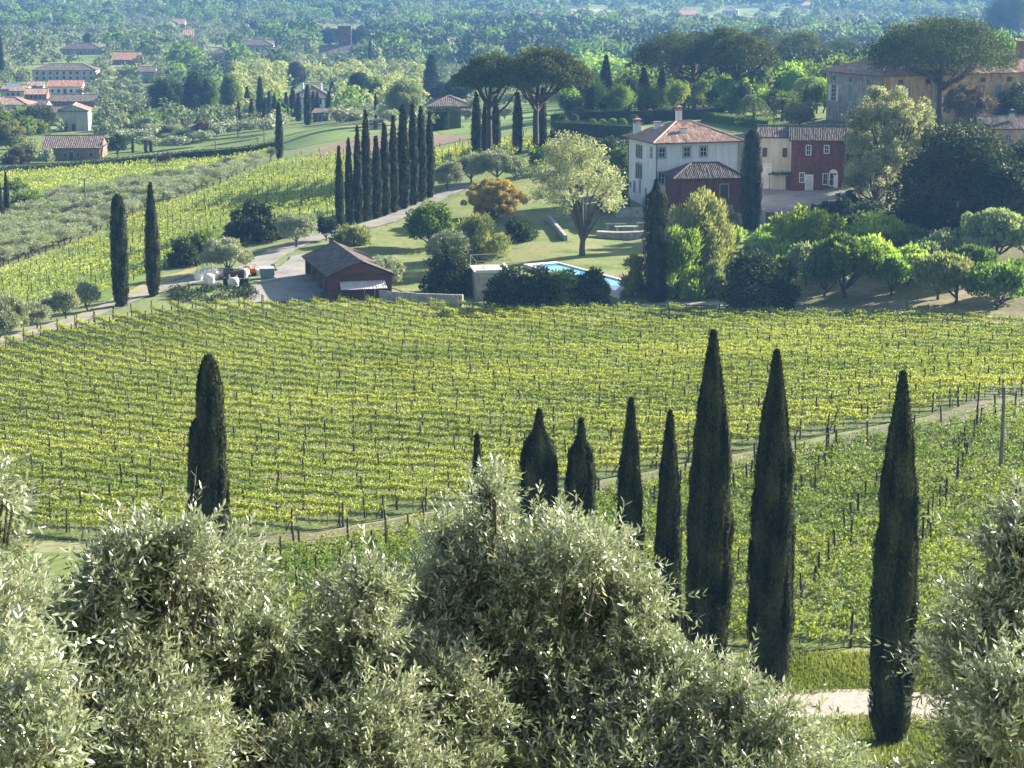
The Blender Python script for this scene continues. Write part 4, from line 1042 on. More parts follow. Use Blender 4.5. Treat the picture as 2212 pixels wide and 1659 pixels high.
# cream house with pergola
p = G(1637, 408); k = mpp(p)
o = thing('cream_house', 'narrow cream house with shuttered upper windows between the dark cypress and the red house', 'house', p, R(-8))
W, D = 6.2, 7.0; H = ztop(p, 296) - p[2]
b = MB(); b.bx(0, W - 0.1, 0, D, -2, H); b.build('wall', M['cream_wall'], o)
b = MB(); roof(b, W - 0.3, D, H, 1.6, 0.4, 'gx'); b.build('roof', M['tile_old'], o)
b = MB(); gable(b, W - 0.1, D, H, 1.45, 'gx'); b.build('gable_wall', M['cream_wall'], o)
for u in (1.0, 4.2): window(o, FRONT, u, H - 3.2, 0.8, 1.5, 'cream_wall', None, None, 0.08, door='dark_wood')
window(o, FRONT, 1.5, 2.6, 0.7, 0.8, 'white_paint'); door(o, FRONT, 5.0, 0, 1.0, 2.2)
b = MB(); b.bx(0.6, 2.2, -0.04, 0.0, 0.1, 4.2); b.build('pale_panel', M['slab'], o)
og = thing('pergola', 'small pergola roofed with climbing plants before the cream house', 'pergola', G(1662, 412), R(-8))
b = MB()
for x in (0, 3.2):
    b.bx(x - 0.06, x + 0.06, -0.06, 0.06, -0.5, 2.6)
for y in np.linspace(-0.2, 2.4, 7):
    b.bx(-0.3, 3.6, y - 0.04, y + 0.04, 2.6 + 0.001 * y, 2.7)
b.build('frame', M['dark_wood'], og)
b = MB(); C = np.column_stack([rng.uniform(-0.2, 3.5, 22), rng.uniform(-0.2, 2.5, 22), np.full(22, 2.75)]); clumps(b, C, 0.4, 40, 0.2, 0.12, 0.5)
b.build('creeper', M['dark'], og)

# red house
p = G(1707.6, 412); k = mpp(p)
o = thing('red_house', 'long dark red house with white-framed windows and a pale blue garage door', 'house', p, R(-6))
W, D = 12.8, 8.0; H = ztop(p, 303) - p[2]
b = MB(); b.bx(0, W, 0, D, -2, H); b.build('wall', M['red_wall'], o)
b = MB(); roof(b, W, D, H, 2.0, 0.5, 'gx'); b.build('roof', M['tile_dark'], o)
b = MB(); gable(b, W, D, H, 1.85, 'gx'); b.build('gable_wall', M['red_wall'], o)
m = lambda px: (px - 1707.6) * k
window(o, FRONT, m(1744), H - 2.3, 0.75, 1.5, 'white_paint', 'white_paint', None, 0.08); window(o, FRONT, m(1782.5), H - 2.0, 0.75, 1.2, 'white_paint', 'white_paint', None, 0.08)
window(o, FRONT, m(1731.5), 1.4, 0.7, 1.5, 'white_paint', 'white_paint', None, 0.1); door(o, FRONT, m(1747), 0.0, 1.0, 2.5, 'metal', 'white_paint')
window(o, FRONT, m(1781.5), 1.1, 0.75, 1.7, 'white_paint', 'blue_paint', None, 0.09); window(o, FRONT, m(1798.3), 0.9, 1.15, 2.0, 'white_paint', 'white_paint', None, 0.1, arch=True)
door(o, FRONT, m(1804), 0.0, 0.6, 2.6, 'white_paint', 'white_paint', fw=0.04)
window(o, FRONT, m(1840), 2.7, 1.8, 0.9, 'white_paint', 'white_paint', None, 0.1, cols=3, rws=1); door(o, FRONT, m(1840), 0.0, 1.8, 2.5, 'blue_paint', 'white_paint', fw=0.1)
pipe(o, m(1820), -0.1, 0, H - 0.1)

# ochre villa
p = G(1902, 275); k = mpp(p)
o = thing('ochre_villa', 'large old ochre villa with streaked end wall painted shade-grey and long tiled roof', 'villa', p, R(24))
W, D = 40.0, 18.5; H = ztop(p, 164) - p[2]
b = MB(); b.bx(0, W, 0, D, -3, H); b.build('wall', M['ochre_wall'], o)
b = MB(); b.bx(-0.04, 0.0, 0.003, D - 0.003, -3, H - 0.3); b.build('shade_grey_wall', M['grey_wall'], o)  # shade of the end wall put into its colour, with streak stains
b = MB(); roof(b, W, D, H, 3.6, 1.0, 'hip', ridge=9, sp=0.4); b.build('roof', M['tile'], o)
lf = LEFT(D)
zf = ztop(p, 226) - p[2]
for u, s in ((2.5, 'w'), (8.2, 'd'), (14.2, 'd')):
    window(o, ((-0.04, D, 0), (0, -1, 0), (-1, 0, 0)), u, zf - (0.3 if s == 'w' else 0), 1.5, 3.0, 'frame', 'white_paint' if s == 'w' else None, 'metal' if s == 'w' else None, 0.25, door=None if s == 'w' else 'shutter', rws=4)
for u in (2.5, 8.2, 14.2): window(o, ((-0.04, D, 0), (0, -1, 0), (-1, 0, 0)), u, H - 1.6, 0.9, 0.8, 'grey_wall', None, None, 0.1)
for u in (4, 10, 16, 22, 28, 34): window(o, FRONT, u, H - 1.7, 1.1, 0.9, 'ochre_wall', None, None, 0.1)
for u in (5.5, 12.0, 18, 25.5, 32): window(o, FRONT, u, zf, 1.3, 3.0, 'frame', None, None, 0.28, door='shutter')
pipe(o, 0.15, -0.1, 0, H - 0.3)
b = MB(); b.bx(-0.12, W, -0.1, -0.0, zf - 0.9, zf - 0.65); b.build('string_course', M['frame'], o)
o = thing('dormer_tower', 'square brick chimney stack with arched top at the right edge', 'chimney', (p[0] + 30.0, p[1] + 20, p[2]), R(27))
b = MB(); b.bx(-1, 1, -1, 1, H - 4, H + 5.2); b.bx(-1.2, 1.2, -1.2, 1.2, H + 5.203, H + 5.5); b.build('stack', M['brick_wall'], o)
b = MB(); b.bx(-0.6, 0.6, -1.03, -1.0, H + 3.2, H + 4.6); b.build('opening', M['black'], o)
# terrace building roof at the right edge
p = G(2128, 320)
o = thing('stone_outhouse', 'low building with weathered tiled roof at the right edge below the ochre villa', 'outbuilding', p, R(8))
b = MB(); b.bx(0, 14, 0, 8, -2, 3.2); b.build('wall', M['ochre_wall'], o)
b = MB(); roof(b, 14, 8, 3.2, 1.8, 0.5, 'gx'); b.build('roof', M['tile_old'], o)
b = MB(); gable(b, 14, 8, 3.2, 1.6, 'gx'); b.build('gable_wall', M['ochre_wall'], o)
chimney(o, 5.2, 2.0, 3.6, 5.6, 0.7, 0.7, 'cream_wall', 'tile_old')
window(o, FRONT, 4, 1.2, 0.9, 1.0)

# barn
p = G(713, 648); k = mpp(p)
o = thing('barn', 'small red barn with weathered tiled gable roof, open left side and pale corrugated awning', 'barn', p, R(15))
W, D = 7.8, 18.0; H = ztop(p, 597) - p[2]
b = MB(); b.bx(0, W, 0, 0.35, -1, H); b.bx(0, W, D - 0.35, D, -1, H); b.bx(W - 0.35, W, 0.353, D - 0.353, -1, H); b.bx(0, 0.35, 0.353, 1.4, -1, H)
gable(b, W, D, H, 1.65, 'gy'); b.build('wall', M['barn_wall'], o)
b = MB(); roof(b, W, D, H, 1.8, 0.45, 'gy'); b.build('roof', M['tile_old'], o)
b = MB()
for y in (4.9, 9.0, 13.2): b.bx(0.003, 0.4, y - 0.2, y + 0.2, -1, H - 0.2)
b.build('pillar', M['brick_wall'], o)
b = MB(); tileplane(b, (1.1, -1.7, H - 1.5), (6.9, -1.7, H - 1.5), (6.9, -0.05, H - 0.75), (1.1, -0.05, H - 0.75), 0.22, 3, 0.03); b.build('awning', M['sheet'], o)
b = MB()
for x in (1.2, 6.8): b.tube([(x, -0.05, H - 1.8), (x, -1.5, H - 1.5)], 0.04, 5)
b.build('bracket', M['iron'], o)
window(o, FRONT, 2.6, 0.9, 0.9, 1.1, 'dark_wood', 'dark_wood'); door(o, FRONT, 5.0, 0, 1.1, 2.0)
chimney(o, W / 2 - 0.5, D - 0.6, H + 1.2, H + 2.4, 0.5, 0.5, 'brick_wall', 'tile_old', big=False)

# stone hut with a roof terrace
p = G(1028, 648); k = mpp(p)
o = thing('stone_hut', 'rough stone hut with flat roof terrace and pale railing beside the hedge', 'hut', p, R(8))
W, D = 4.4, 6.0; H = ztop(p, 590) - p[2]
b = MB(); b.bx(0, W, 0, D, -1, H); b.build('wall', M['stone'], o)
b = MB(); b.bx(-0.1, W + 0.1, -0.1, D + 0.1, H + 0.003, H + 0.12); b.bx(0, W, 0, 0.3, H + 0.123, H + 0.35); b.bx(W - 0.3, W, 0.303, D, H + 0.123, H + 0.35); b.build('terrace', M['slab'], o)
door(o, FRONT, 2.2, 0.2, 0.8, 1.9)
b = MB()
for x, y in ((0.05, 0.05), (W - 0.1, 0.1), (0.05, D - 0.1), (W - 0.1, D - 0.1)): b.tube([(x, y, H + 0.1), (x, y, H + 1.5)], 0.04, 5)
for q in ((0.05, 0.05), (0.05, D)):
    b.tube([(q[0], q[1], H + 1.45), (W, q[1], H + 1.55)], 0.045, 5)
b.tube([(0.05, 0.05, H + 1.45), (0.05, D, H + 1.45)], 0.045, 5); b.tube([(W, 0.05, H + 1.5), (W, D, H + 1.5)], 0.045, 5)
b.build('railing', M['cream_wall'], o)

# ------------------------------------------------------------------ pool, walls, table on the lawn
zc = max(float(G(1300, 605)[2]), float(G(1180, 575)[2])) + 0.35
q4 = [pz(1146, 573, zc), pz(1208, 568, zc), pz(1348, 606, zc), pz(1330, 628, zc)]
q4 = [np.array(q) for q in q4]
o = thing('swimming_pool', 'long pale blue swimming pool with stone coping on the lawn', 'pool', Vector(np.mean(q4, 0)))
o0 = np.mean(q4, 0)
ring = [q - o0 for q in q4]
def ringmesh(inner, outer, z0, z1):
    b = MB(); n = len(inner)
    v = [(*q[:2], z1) for q in inner] + [(*q[:2], z1) for q in outer] + [(*q[:2], z0) for q in outer] + [(*q[:2], z0) for q in inner]
    f = []
    for i in range(n):
        j = (i + 1) % n
        f += [(i, j, n + j, n + i), (n + i, n + j, 2 * n + j, 2 * n + i), (3 * n + i, 3 * n + j, j, i)]
    return b.add(v, f)
outer = [q * (1 + 1.1 / np.linalg.norm(q)) + unit(q) * 0.5 for q in ring]
ringmesh(ring, outer, -1.2, 0.0).build('coping', M['slab'], o)
b = MB(); b.add([(*q[:2], -0.18) for q in ring], [(0, 3, 2, 1)]); b.build('water', M['water'], o)
def wallrun(name, pix, h, th, mat, label, cat='wall', base=0.6, lean=0.0):
    c = resample(smooth_line([G(*q) for q in pix], 1), 1.0)
    d = unit(np.gradient(c, axis=0)); nn = np.stack([-d[:, 1], d[:, 0]], -1) * th / 2
    z = T(c[:, 0], c[:, 1])
    hh = h + rng.normal(size=len(c)) * 0.03
    v = np.stack([np.column_stack([c - nn, z - base]), np.column_stack([c - nn, z + hh]), np.column_stack([c + nn, z + hh]), np.column_stack([c + nn, z - base])], 1).reshape(-1, 3)
    i = np.arange(len(c) - 1)[:, None] * 4; j = np.arange(4)[None, :]
    b = MB().add(v, np.stack([i + j, i + (j + 1) % 4, i + 4 + (j + 1) % 4, i + 4 + j], -1).reshape(-1, 4))
    e = len(v) - 4
    b.l.append(np.array([3, 2, 1, 0, e, e + 1, e + 2, e + 3])); b.c.append(np.array([4, 4])); b.t.append(np.array([.5, .5]))
    return tag(b.build(name, M[mat]), label, cat)
wallrun('retaining_wall', [(1330, 470), (1380, 468), (1440, 470), (1500, 478)], 1.5, 0.5, 'stone', 'stone retaining wall under the terrace of the white house')
wallrun('terrace_step', [(1290, 512), (1340, 515), (1395, 512)], 0.9, 1.6, 'stone', 'low stone platform on the shaded lawn')
wallrun('garden_wall', [(1185, 478), (1205, 500), (1222, 522)], 0.9, 0.5, 'stone', 'short sloping wall beside the lawn steps')
wallrun('yard_wall', [(820, 650), (900, 655), (1000, 660)], 1.3, 0.4, 'stone', 'dark stone wall between the barn and the stone hut')
wallrun('low_wall', [(545, 612), (600, 604), (690, 594)], 0.25, 0.25, 'slab', 'low pale kerb wall crossing the yard by the barn')
for i, (px, py, w) in enumerate([(1330, 500, 3.2), (1352, 506, 3.4), (1392, 498, 2.4)]):
    o = thing('stone_bench', ['white stone bench farther back on the lawn platform', 'long white stone bench at the front of the lawn platform', 'white stone bench beside the wide cypress'][i], 'bench', G(px, py), 0.05, 'stone benches on the lawn')
    b = MB(); b.bx(-w / 2, w / 2, -0.3, 0.3, 1.1, 1.22); b.build('seat', M['slab'], o)
    for s in (-1, 1):
        b = MB(); b.bx(s * w * 0.38 - 0.15, s * w * 0.38 + 0.15, -0.22, 0.22, -0.2, 1.097); b.build('leg', M['stone'], o)

# ------------------------------------------------------------------ things in the yard
def sack(px, py, w, h, label, mat='plastic_white'):
    p = G(px, py)
    r0 = np.random.default_rng(int(px * 7 + py))
    n, m_ = 10, 7
    th = np.linspace(0, 2 * math.pi, n, endpoint=False)
    b = MB(); prof = []
    for j in range(m_):
        f = j / (m_ - 1)
        prof.append((w / 2 * (1.0 + 0.12 * math.sin(f * math.pi)) * (1 if f < 0.85 else 0.6), h * f - 0.05))
    v = []
    for r_, z in prof:
        for a in th:
            sq = 1 / max(abs(math.cos(a)), abs(math.sin(a))) ** 0.7
            v.append((r_ * sq * math.cos(a) * (1 + r0.normal() * 0.05), r_ * sq * math.sin(a) * (1 + r0.normal() * 0.05), z + r0.normal() * 0.03))
    i = np.arange(m_ - 1)[:, None] * n; j = np.arange(n)[None, :]
    b.add(v, np.stack([i + j, i + (j + 1) % n, i + n + (j + 1) % n, i + n + j], -1).reshape(-1, 4))
    b.l.append(np.arange(n) + (m_ - 1) * n); b.c.append(np.array([n])); b.t.append(np.array([.5]))
    o = thing('bulk_sack', label, 'sack', p, r0.random() * 3, 'white bulk sacks in the yard')
    b.build('bag', M[mat], o, True)
    b = MB()
    for a in range(4):
        x, y = w * 0.5 * math.cos(a * 1.57 + .78), w * 0.5 * math.sin(a * 1.57 + .78)
        b.tube([(x * 1.1, y * 1.1, h * 0.8), (x * 1.15, y * 1.15, h + 0.25), (x * 0.7, y * 0.7, h * 0.98)], 0.03, 4)
    b.build('strap', M['cream_wall'], o)
for px, py, w, h, lab in [(430, 606, 1.0, 1.3, 'leftmost white bulk sack of the heap under the silvery olive'), (445, 603, 1.1, 1.5, 'taller white bulk sack behind the leftmost one'), (452, 612, 1.3, 1.3, 'pinkish bulk sack at the front of the heap'), (463, 602, 1.0, 1.3, 'white bulk sack beside the upright post in the heap'),
                          (478, 598, 0.9, 0.9, 'small white bulk sack right of the upright post'), (527, 598, 1.1, 1.2, 'white bulk sack below the orange machine'), (556, 594, 1.2, 0.9, 'low white bulk sack left of the grey skip'), (504, 618, 1.3, 1.2, 'white bulk sack between the two dark barrels')]:
    sack(px, py, w, h, lab)
def crate(px, py, w, d, h, mat, label, rz=0.2):
    o = thing('pallet_crate', label, 'crate', G(px, py), rz, 'crates in the yard')
    b = MB()
    for i in range(5):
        z = 0.05 + i * h / 5
        b.bx(-w/2, w/2, -d/2, -d/2 + 0.05, z, z + h/5 * 0.75); b.bx(-w/2, w/2, d/2 - 0.05, d/2, z, z + h/5 * 0.75)
        b.bx(-w/2, -w/2 + 0.05, -d/2 + .053, d/2 - .053, z, z + h/5 * 0.75); b.bx(w/2 - 0.05, w/2, -d/2 + .053, d/2 - .053, z, z + h/5 * 0.75)
    b.build('slats', M[mat], o)
    b = MB(); b.bx(-w/2 + 0.06, w/2 - 0.06, -d/2 + 0.06, d/2 - 0.06, 0.02, h * 0.8); b.build('contents', M['dark_wood'], o)
crate(487, 596, 2.0, 1.4, 1.0, 'metal', 'pale slatted crate in the shade of the silvery olive'); crate(505, 600, 2.6, 1.6, 1.1, 'dark_wood', 'dark slatted crate beside the pale crate'); crate(463, 622, 1.8, 1.2, 0.6, 'slab', 'low stack of pale slabs below the heap of sacks', 0.4)
for px, py, lab in [(489, 618, 'dark barrel left of the front white sack'), (524, 620, 'dark barrel right of the front white sack'), (533, 620, 'dark green barrel farthest right in the front row of junk')]:
    o = thing('barrel', lab, 'barrel', G(px, py), 0, 'barrels in the yard')
    MB().lathe((0, 0, 0), [(0.0, 0), (0.42, 0), (0.45, 0.3), (0.42, 0.35), (0.45, 0.65), (0.42, 0.7), (0.44, 1.05), (0.0, 1.06)], 12).build('drum', M['black'], o, False)
    MB().lathe((0, 0, 1.06), [(0.43, -0.02), (0.43, 0.03), (0.36, 0.03), (0.34, 0.0)], 12).build('rim', M['iron'], o)
o = thing('skip', 'grey-green waste skip with open top in the gravel yard', 'skip', G(576, 602), 0.15)
b = MB(); x0, x1, y0, y1, h = -0.9, 0.9, -0.7, 0.7, 1.35
v = [(-.75,-.6,0),(.75,-.6,0),(.75,.6,0),(-.75,.6,0),(-.95,-.75,h),(.95,-.75,h),(.95,.75,h),(-.95,.75,h)]
b.add(v, [(3,2,1,0),(0,1,5,4),(1,2,6,5),(2,3,7,6),(3,0,4,7)]); b.build('body', M['green_plastic'], o)
b = MB(); b.add([(-1,-.8,h+.02),(1,-.8,h+.02),(1,.8,h+.16),(-1,.8,h+.16),(-1,-.8,h+.08),(1,-.8,h+.08),(1,.8,h+.22),(-1,.8,h+.22)], [(3,2,1,0),(4,5,6,7),(0,1,5,4),(1,2,6,5),(2,3,7,6),(3,0,4,7)]); b.build('lid', M['metal'], o)
o = thing('orange_machine', 'small orange garden machine among the white sacks', 'machine', G(540, 596), 0.3)
b = MB(); b.bx(-.7,.7,-.4,.4,.45,1.0); b.bx(-.65,-.1,-.35,.35,1.003,1.35); b.build('body', M['orange'], o)
for s in (-1, 1):
    for t in (-1, 1): MB().tube([(s*.5, t*.45-.08, .3), (s*.5, t*.45+.08, .3)], .3, 12).build('wheel', M['black'], o)
MB().tube([(.6,0,1.0),(.75,0,1.5),(.4,0,1.55)], .035, 5).build('steering', M['iron'], o)
o = thing('yard_post', 'dark flaring post standing beside the grey skip', 'post', G(591, 597))
MB().lathe((0, 0, -0.2), [(0.28, 0), (0.25, 0.15), (0.13, 0.3), (0.12, 1.3), (0.3, 1.6)], 10).build('shaft', M['iron'], o)
MB().lathe((0, 0, 1.4), [(0.3, 0), (0.36, 0.08), (0.3, 0.2), (0, 0.22)], 10).build('bowl', M['iron'], o)
o = thing('heap_post', 'upright pale post among the white sacks', 'post', G(459, 622))
MB().tube([(0, 0, -0.3), (0.02, 0, 3.2)], 0.08, 6).build('shaft', M['slab'], o); b = MB(); b.bx(-.5, .5, -.04, .04, 2.6, 2.7); b.build('crossbar', M['slab'], o)
for px, py, lab in [(1671, 480, 'brown planter box beside the dark cypress on the grey court')]:
    o = thing('planter_box', lab, 'planter', G(px, py), 0.2)
    b = MB(); b.bx(-1, 1, -0.7, 0.7, -0.1, 1.3); b.build('box', M['brick_wall'], o); b = MB(); b.bx(-1.08, 1.08, -0.78, 0.78, 1.303, 1.42); b.build('rim', M['dark_wood'], o)
# mound and scrub under the heap
b = MB(); pts = [G(rng.uniform(375, 545), rng.uniform(622, 655)) for _ in range(60)]
clumps(b, np.array([(q[0], q[1], q[2] + 0.1) for q in pts]), 0.9, 110, 0.3, 0.14, 0.7, 0.6)
tag(b.build('undergrowth', M['dark']), 'low dark scrub on the bank below the heap of sacks', 'undergrowth', kind='stuff')

# ------------------------------------------------------------------ utility poles
def pole(px, base, top, label, arms=2, r_=0.13, lamp=False, wire=None):
    p = G(px, base); h = ztop(p, top) - p[2]
    o = thing('utility_pole', label, 'pole', p, 0.15, 'utility poles')
    MB().tube([(0, 0, -0.5), (0.02, 0, h * 0.5), (0, 0, h)], [r_ * 1.25, r_, r_ * 0.7], 8).build('mast', M['pole'], o)
    for i in range(arms):
        z = h * (0.985 - 0.05 * i) - 0.06; w = 0.95 - 0.15 * i
        b = MB(); b.bx(-w, w, -0.035, 0.035, z, z + 0.07); a = b.build('crossarm', M['pole'], o)
        b = MB()
        for s in (-0.9, 0.9) if i else (-0.9, 0.0001, 0.9): b.lathe((s * w, 0, z + 0.1), [(0.03, 0), (0.03, 0.1), (0.08, 0.14), (0.08, 0.28), (0.0, 0.3)], 7)
        b.build('insulators', M['white_paint'], a)
    return p, h
for px, ba, to, lab in [(186, 468, 385, 'wooden utility pole among the olives left of the two lone cypresses'), (338, 400, 332, 'wooden utility pole above the right lone cypress'), (343, 258, 212, 'pale utility pole before the dark trees near the village'), (466, 340, 292, 'utility pole on the edge of the far left vineyard'), (514, 296, 240, 'utility pole among the cypresses left of the far villa'), (571, 322, 268, 'utility pole left of the field cypress'), (404, 300, 255, 'thin utility pole in front of the garden hedges'), (296, 184, 148, 'pale lattice pole beside the grey far barn')]:
    pole(px, ba, to, lab)
P1 = pole(2160, 1045, 836, 'tall pole with crossarms at the edge of the lower vineyard on the right', 2, 0.14)
P2 = pole(1824, 412, 248, 'thin tall pole standing before the red house', 1, 0.1)
for i, (px, py) in enumerate([(2240, 900), (2300, 870)]):
    q = pz(px, py - 60, P1[0][2] + P1[1] + 1.5)
    a = np.array(P1[0]) + [0, 0, P1[1] * (0.98 - 0.05 * i)]
    f = np.linspace(0, 1, 14)[:, None]
    tag(MB().tube(a + (q - a) * f - np.array([0, 0, 1]) * (4 * f * (1 - f)) * 0.5, 0.018, 4).build('overhead_wire', M['iron']), ['overhead wire running right from the upper crossarm of the tall pole', 'overhead wire running right from the lower crossarm of the tall pole'][i], 'wire')

# ------------------------------------------------------------------ hedges, topiary, palms
def hedge(pix, h, w, mat, label, n=60, leaf=0.3):
    c = resample(smooth_line([G(*q) for q in pix], 1), 0.8)
    L = 0.8 * len(c); N = int(L * n)
    i = rng.integers(0, len(c) - 1, N); f = rng.random((N, 1))
    q = c[i] * (1 - f) + c[i + 1] * f; d = unit(c[i + 1] - c[i]); nn = np.stack([-d[:, 1], d[:, 0]], -1)
    face = rng.random(N)
    s = np.where(face < 0.4, -1, np.where(face < 0.6, 1, rng.uniform(-1, 1, N))); zz = np.where(face < 0.6, rng.random(N), 0.93 + 0.1 * rng.random(N))
    P = q + nn * (s * w / 2 * (0.85 + 0.2 * rng.random(N)))[:, None]
    D = unit(np.column_stack([nn * s[:, None], zz * 0.8]) + 0.6 * rng.normal(size=(N, 3)))
    b = MB(); b.leaves(np.column_stack([P, T(q[:, 0], q[:, 1]) + zz * h]), D, leaf * rng.uniform(.6, 1.4, N), leaf * 0.6, np.clip(0.5 + rng.normal(size=N) * 0.25, 0, 1), unit(np.column_stack([nn * s[:, None] * (face < 0.6)[:, None], (face >= 0.6) + 0.1]) + 0.45 * rng.normal(size=(N, 3))))
    z = T(c[:, 0], c[:, 1]); dd = unit(np.gradient(c, axis=0)); m2 = np.stack([-dd[:, 1], dd[:, 0]], -1) * w * 0.38
    v = np.stack([np.column_stack([c - m2, z - 0.3]), np.column_stack([c - m2, z + h * .88]), np.column_stack([c + m2, z + h * .88]), np.column_stack([c + m2, z - 0.3])], 1).reshape(-1, 3)
    k = np.arange(len(c) - 1)[:, None] * 4; j = np.arange(4)[None, :]
    b.add(v, np.stack([k + j, k + (j + 1) % 4, k + 4 + (j + 1) % 4, k + 4 + j], -1).reshape(-1, 4), 0.3)
    tag(b.build('hedge', M[mat]), label, 'hedge')
hedge([(-40, 384), (0, 378), (160, 367), (300, 354), (450, 339), (600, 322)], 1.8, 1.5, 'dark', 'long dark hedge along the top of the far left vineyard', 60, 0.4)
hedge([(932, 281), (984, 279)], 4.5, 5, 'dark', 'big clipped dark hedge block left of the umbrella pines', 200, 0.4)
hedge([(300, 272), (400, 268), (520, 262)], 1.6, 1.5, 'mist', 'pale clipped garden hedge behind the wall, upper', 40, 0.4)
hedge([(310, 287), (420, 283), (520, 280)], 1.4, 1.2, 'dark', 'dark clipped garden hedge behind the wall, lower', 40, 0.4)
hedge([(1195, 292), (1290, 296), (1375, 300)], 2.6, 1.6, 'dark', 'dark clipped hedge behind the blond tree', 60)
hedge([(1520, 262), (1600, 272), (1665, 280)], 1.8, 1.6, 'green', 'clipped hedge right of the white house roof', 60)
hedge([(1195, 268), (1300, 262), (1420, 262), (1560, 254)], 2.2, 2.2, 'dark', 'low dark hedge under the pine grove', 60)
for i, (px, py, w) in enumerate([(1216, 272, 26), (1240, 268, 24), (1252, 262, 34), (1280, 276, 20), (1302, 277, 20), (1323, 277, 22), (1344, 277, 22), (1370, 272, 26), (1400, 268, 28)]):
    p = G(px, py); r_ = w * mpp(p) / 2
    b = MB(); n = 900; d = rdir(n); b.leaves(d * r_ * 0.92 + [0, 0, r_ * 0.9], unit(d + 0.7 * rng.normal(size=(n, 3))), 0.25, 0.15, rng.random(n))
    b.lathe((0, 0, 0), [(0.02, 0.1), (r_ * .6, r_ * .3), (r_ * .85, r_ * .9), (r_ * .6, r_ * 1.5), (0.02, r_ * 1.75)], 10, 0.3)
    o = tag(b.build('topiary_ball', M['green' if 3 <= i <= 6 else 'dark']), f'{ORD[i]} clipped round shrub from the left along the upper garden hedge', 'topiary', 'clipped round shrubs of the upper garden'); o.location = p
def palm(px, base, top, wpx, label, seed):
    r0 = np.random.default_rng(seed)
    p = G(px, base); h = ztop(p, top) - p[2]; w = wpx * mpp(p) / 2
    o = thing('palm_tree', label, 'palm', p, group='palms above the cream house')
    hc = h * 0.72
    MB().tube([(0, 0, -0.4), (0.1, 0, hc * 0.5), (0, 0, hc)], [0.4, 0.33, 0.38], 9).build('trunk', M['bark'], o)
    b = MB()
    for i in range(46):
        a = r0.random() * 6.283; up = r0.uniform(-0.6, 1.0)
        d0 = np.array([math.cos(a), math.sin(a), 0])
        s = np.linspace(0, 1, 9)[:, None]
        path = np.array([0, 0, hc]) + d0 * w * s * (1 - 0.25 * max(0, up)) + np.array([0, 0, 1]) * (h - hc) * (up * 1.9 * s - (0.95 + 0.4 * up) * 1.6 * s ** 2)
        q = np.repeat(path[1:], 8, 0); t = unit(np.repeat(np.diff(path, axis=0), 8, 0))
        sd = unit(np.cross(t, [0, 0, 1.0])) * np.tile([1, -1], len(q) // 2)[:, None]
        b.leaves(q, unit(sd * 0.9 + t * 0.8 + np.array([0, 0, -0.35]) + r0.normal(size=q.shape) * 0.12), 0.75, 0.11, np.clip(0.5 + r0.normal(size=len(q)) * 0.2, 0, 1))
    b.build('fronds', M['mist'], o)
palm(1628, 276, 190, 78, 'shaggy palm behind the cream house, left one', 1); palm(1742, 238, 150, 84, 'shaggy palm left of the ochre villa, right one', 2); palm(1690, 262, 200, 60, 'smaller pale palm between two shaggy palms', 3)

# ------------------------------------------------------------------ far houses
def house(x0, x1, base, eave, label, rot=0, depth=9, wall='pale_wall', roofm='tile_old', kind='hip', rise=None, cols=0, rws=1, cat='house', name='farmhouse', chim=0, ww=0.8, wh=1.1, sp=0.5, doorq=True):
    p = G(x0, base); k = mpp(p)
    W = (x1 - x0) * k / math.cos(R(rot)); H = ztop(p, eave) - p[2]
    o = thing(name, label, cat, p, R(rot))
    rise = rise or depth * 0.2
    b = MB(); b.bx(0, W, 0, depth, -3, H)
    if kind in ('gx', 'gy'): gable(b, W, depth, H, rise * 0.92, kind)
    b.build('wall', M[wall], o)
    b = MB(); roof(b, W, depth, H, rise, 0.5, kind, sp=sp); b.build('roof', M[roofm], o)
    for r_ in range(rws):
        for c in range(cols):
            window(o, FRONT, W * (c + 0.7) / (cols + 0.4), H * (r_ + 1) / rws - H / rws * 0.75, ww, min(wh, H / rws * 0.6), 'frame', None, None, 0.1)
    if doorq: door(o, FRONT, W * 0.5, 0, 1.0, 2.0)
    for c in range(chim): chimney(o, W * (0.3 + 0.4 * c), depth * 0.45, H + rise * 0.5, H + rise + 1.0, 0.7, 0.7, wall, roofm, False)
    return o
house(92, 215, 347, 320, 'stone farmhouse with big patched brown roof in front of the village', 3, 14, 'brick_wall', 'tile_old', 'gx', 2.4, 4, 1)
house(128, 190, 284, 240, 'tall pale green gabled house above the stone farmhouse', 6, 11, 'mist_wall' if 'mist_wall' in M else 'pale_wall', 'tile', 'gy', 1.6, 0, 1)
house(70, 206, 175, 152, 'long pale two-row windowed villa at the top of the village', 2, 12, 'pale_wall', 'tile_old', 'hip', 2.4, 9, 2, sp=0.7)
house(104, 176, 204, 187, 'white house with bright orange roof in the village', 3, 9, 'white_wall', 'tile_red', 'gx', 2.2, 5, 1)
house(106, 204, 232, 219, 'brown-roofed low house below the orange-roofed one', 1, 11, 'brick_wall', 'tile_old', 'gx', 2.0, 3, 1)
sh = house(2, 56, 212, 196, 'low house with a solar panel on its roof at the left edge', -4, 10, 'cream_wall', 'tile', 'gx', 1.8, 2, 1)
b = MB(); b.add([(1.5, 0.6, 3.95), (6.5, 0.6, 3.95), (6.5, 3.6, 5.1), (1.5, 3.6, 5.1)], [(0, 1, 2, 3)]); b.build('solar_panel', M['solar'], sh)
house(54, 100, 216, 204, 'small reddish house between the solar roof and the white house', 5, 9, 'brick_wall', 'tile', 'gx', 1.8, 2, 1)
house(-30, 60, 244, 226, 'terracotta-roofed house at the left edge above the yellow tree', -3, 10, 'pale_wall', 'tile', 'hip', 2.0, 2, 1)
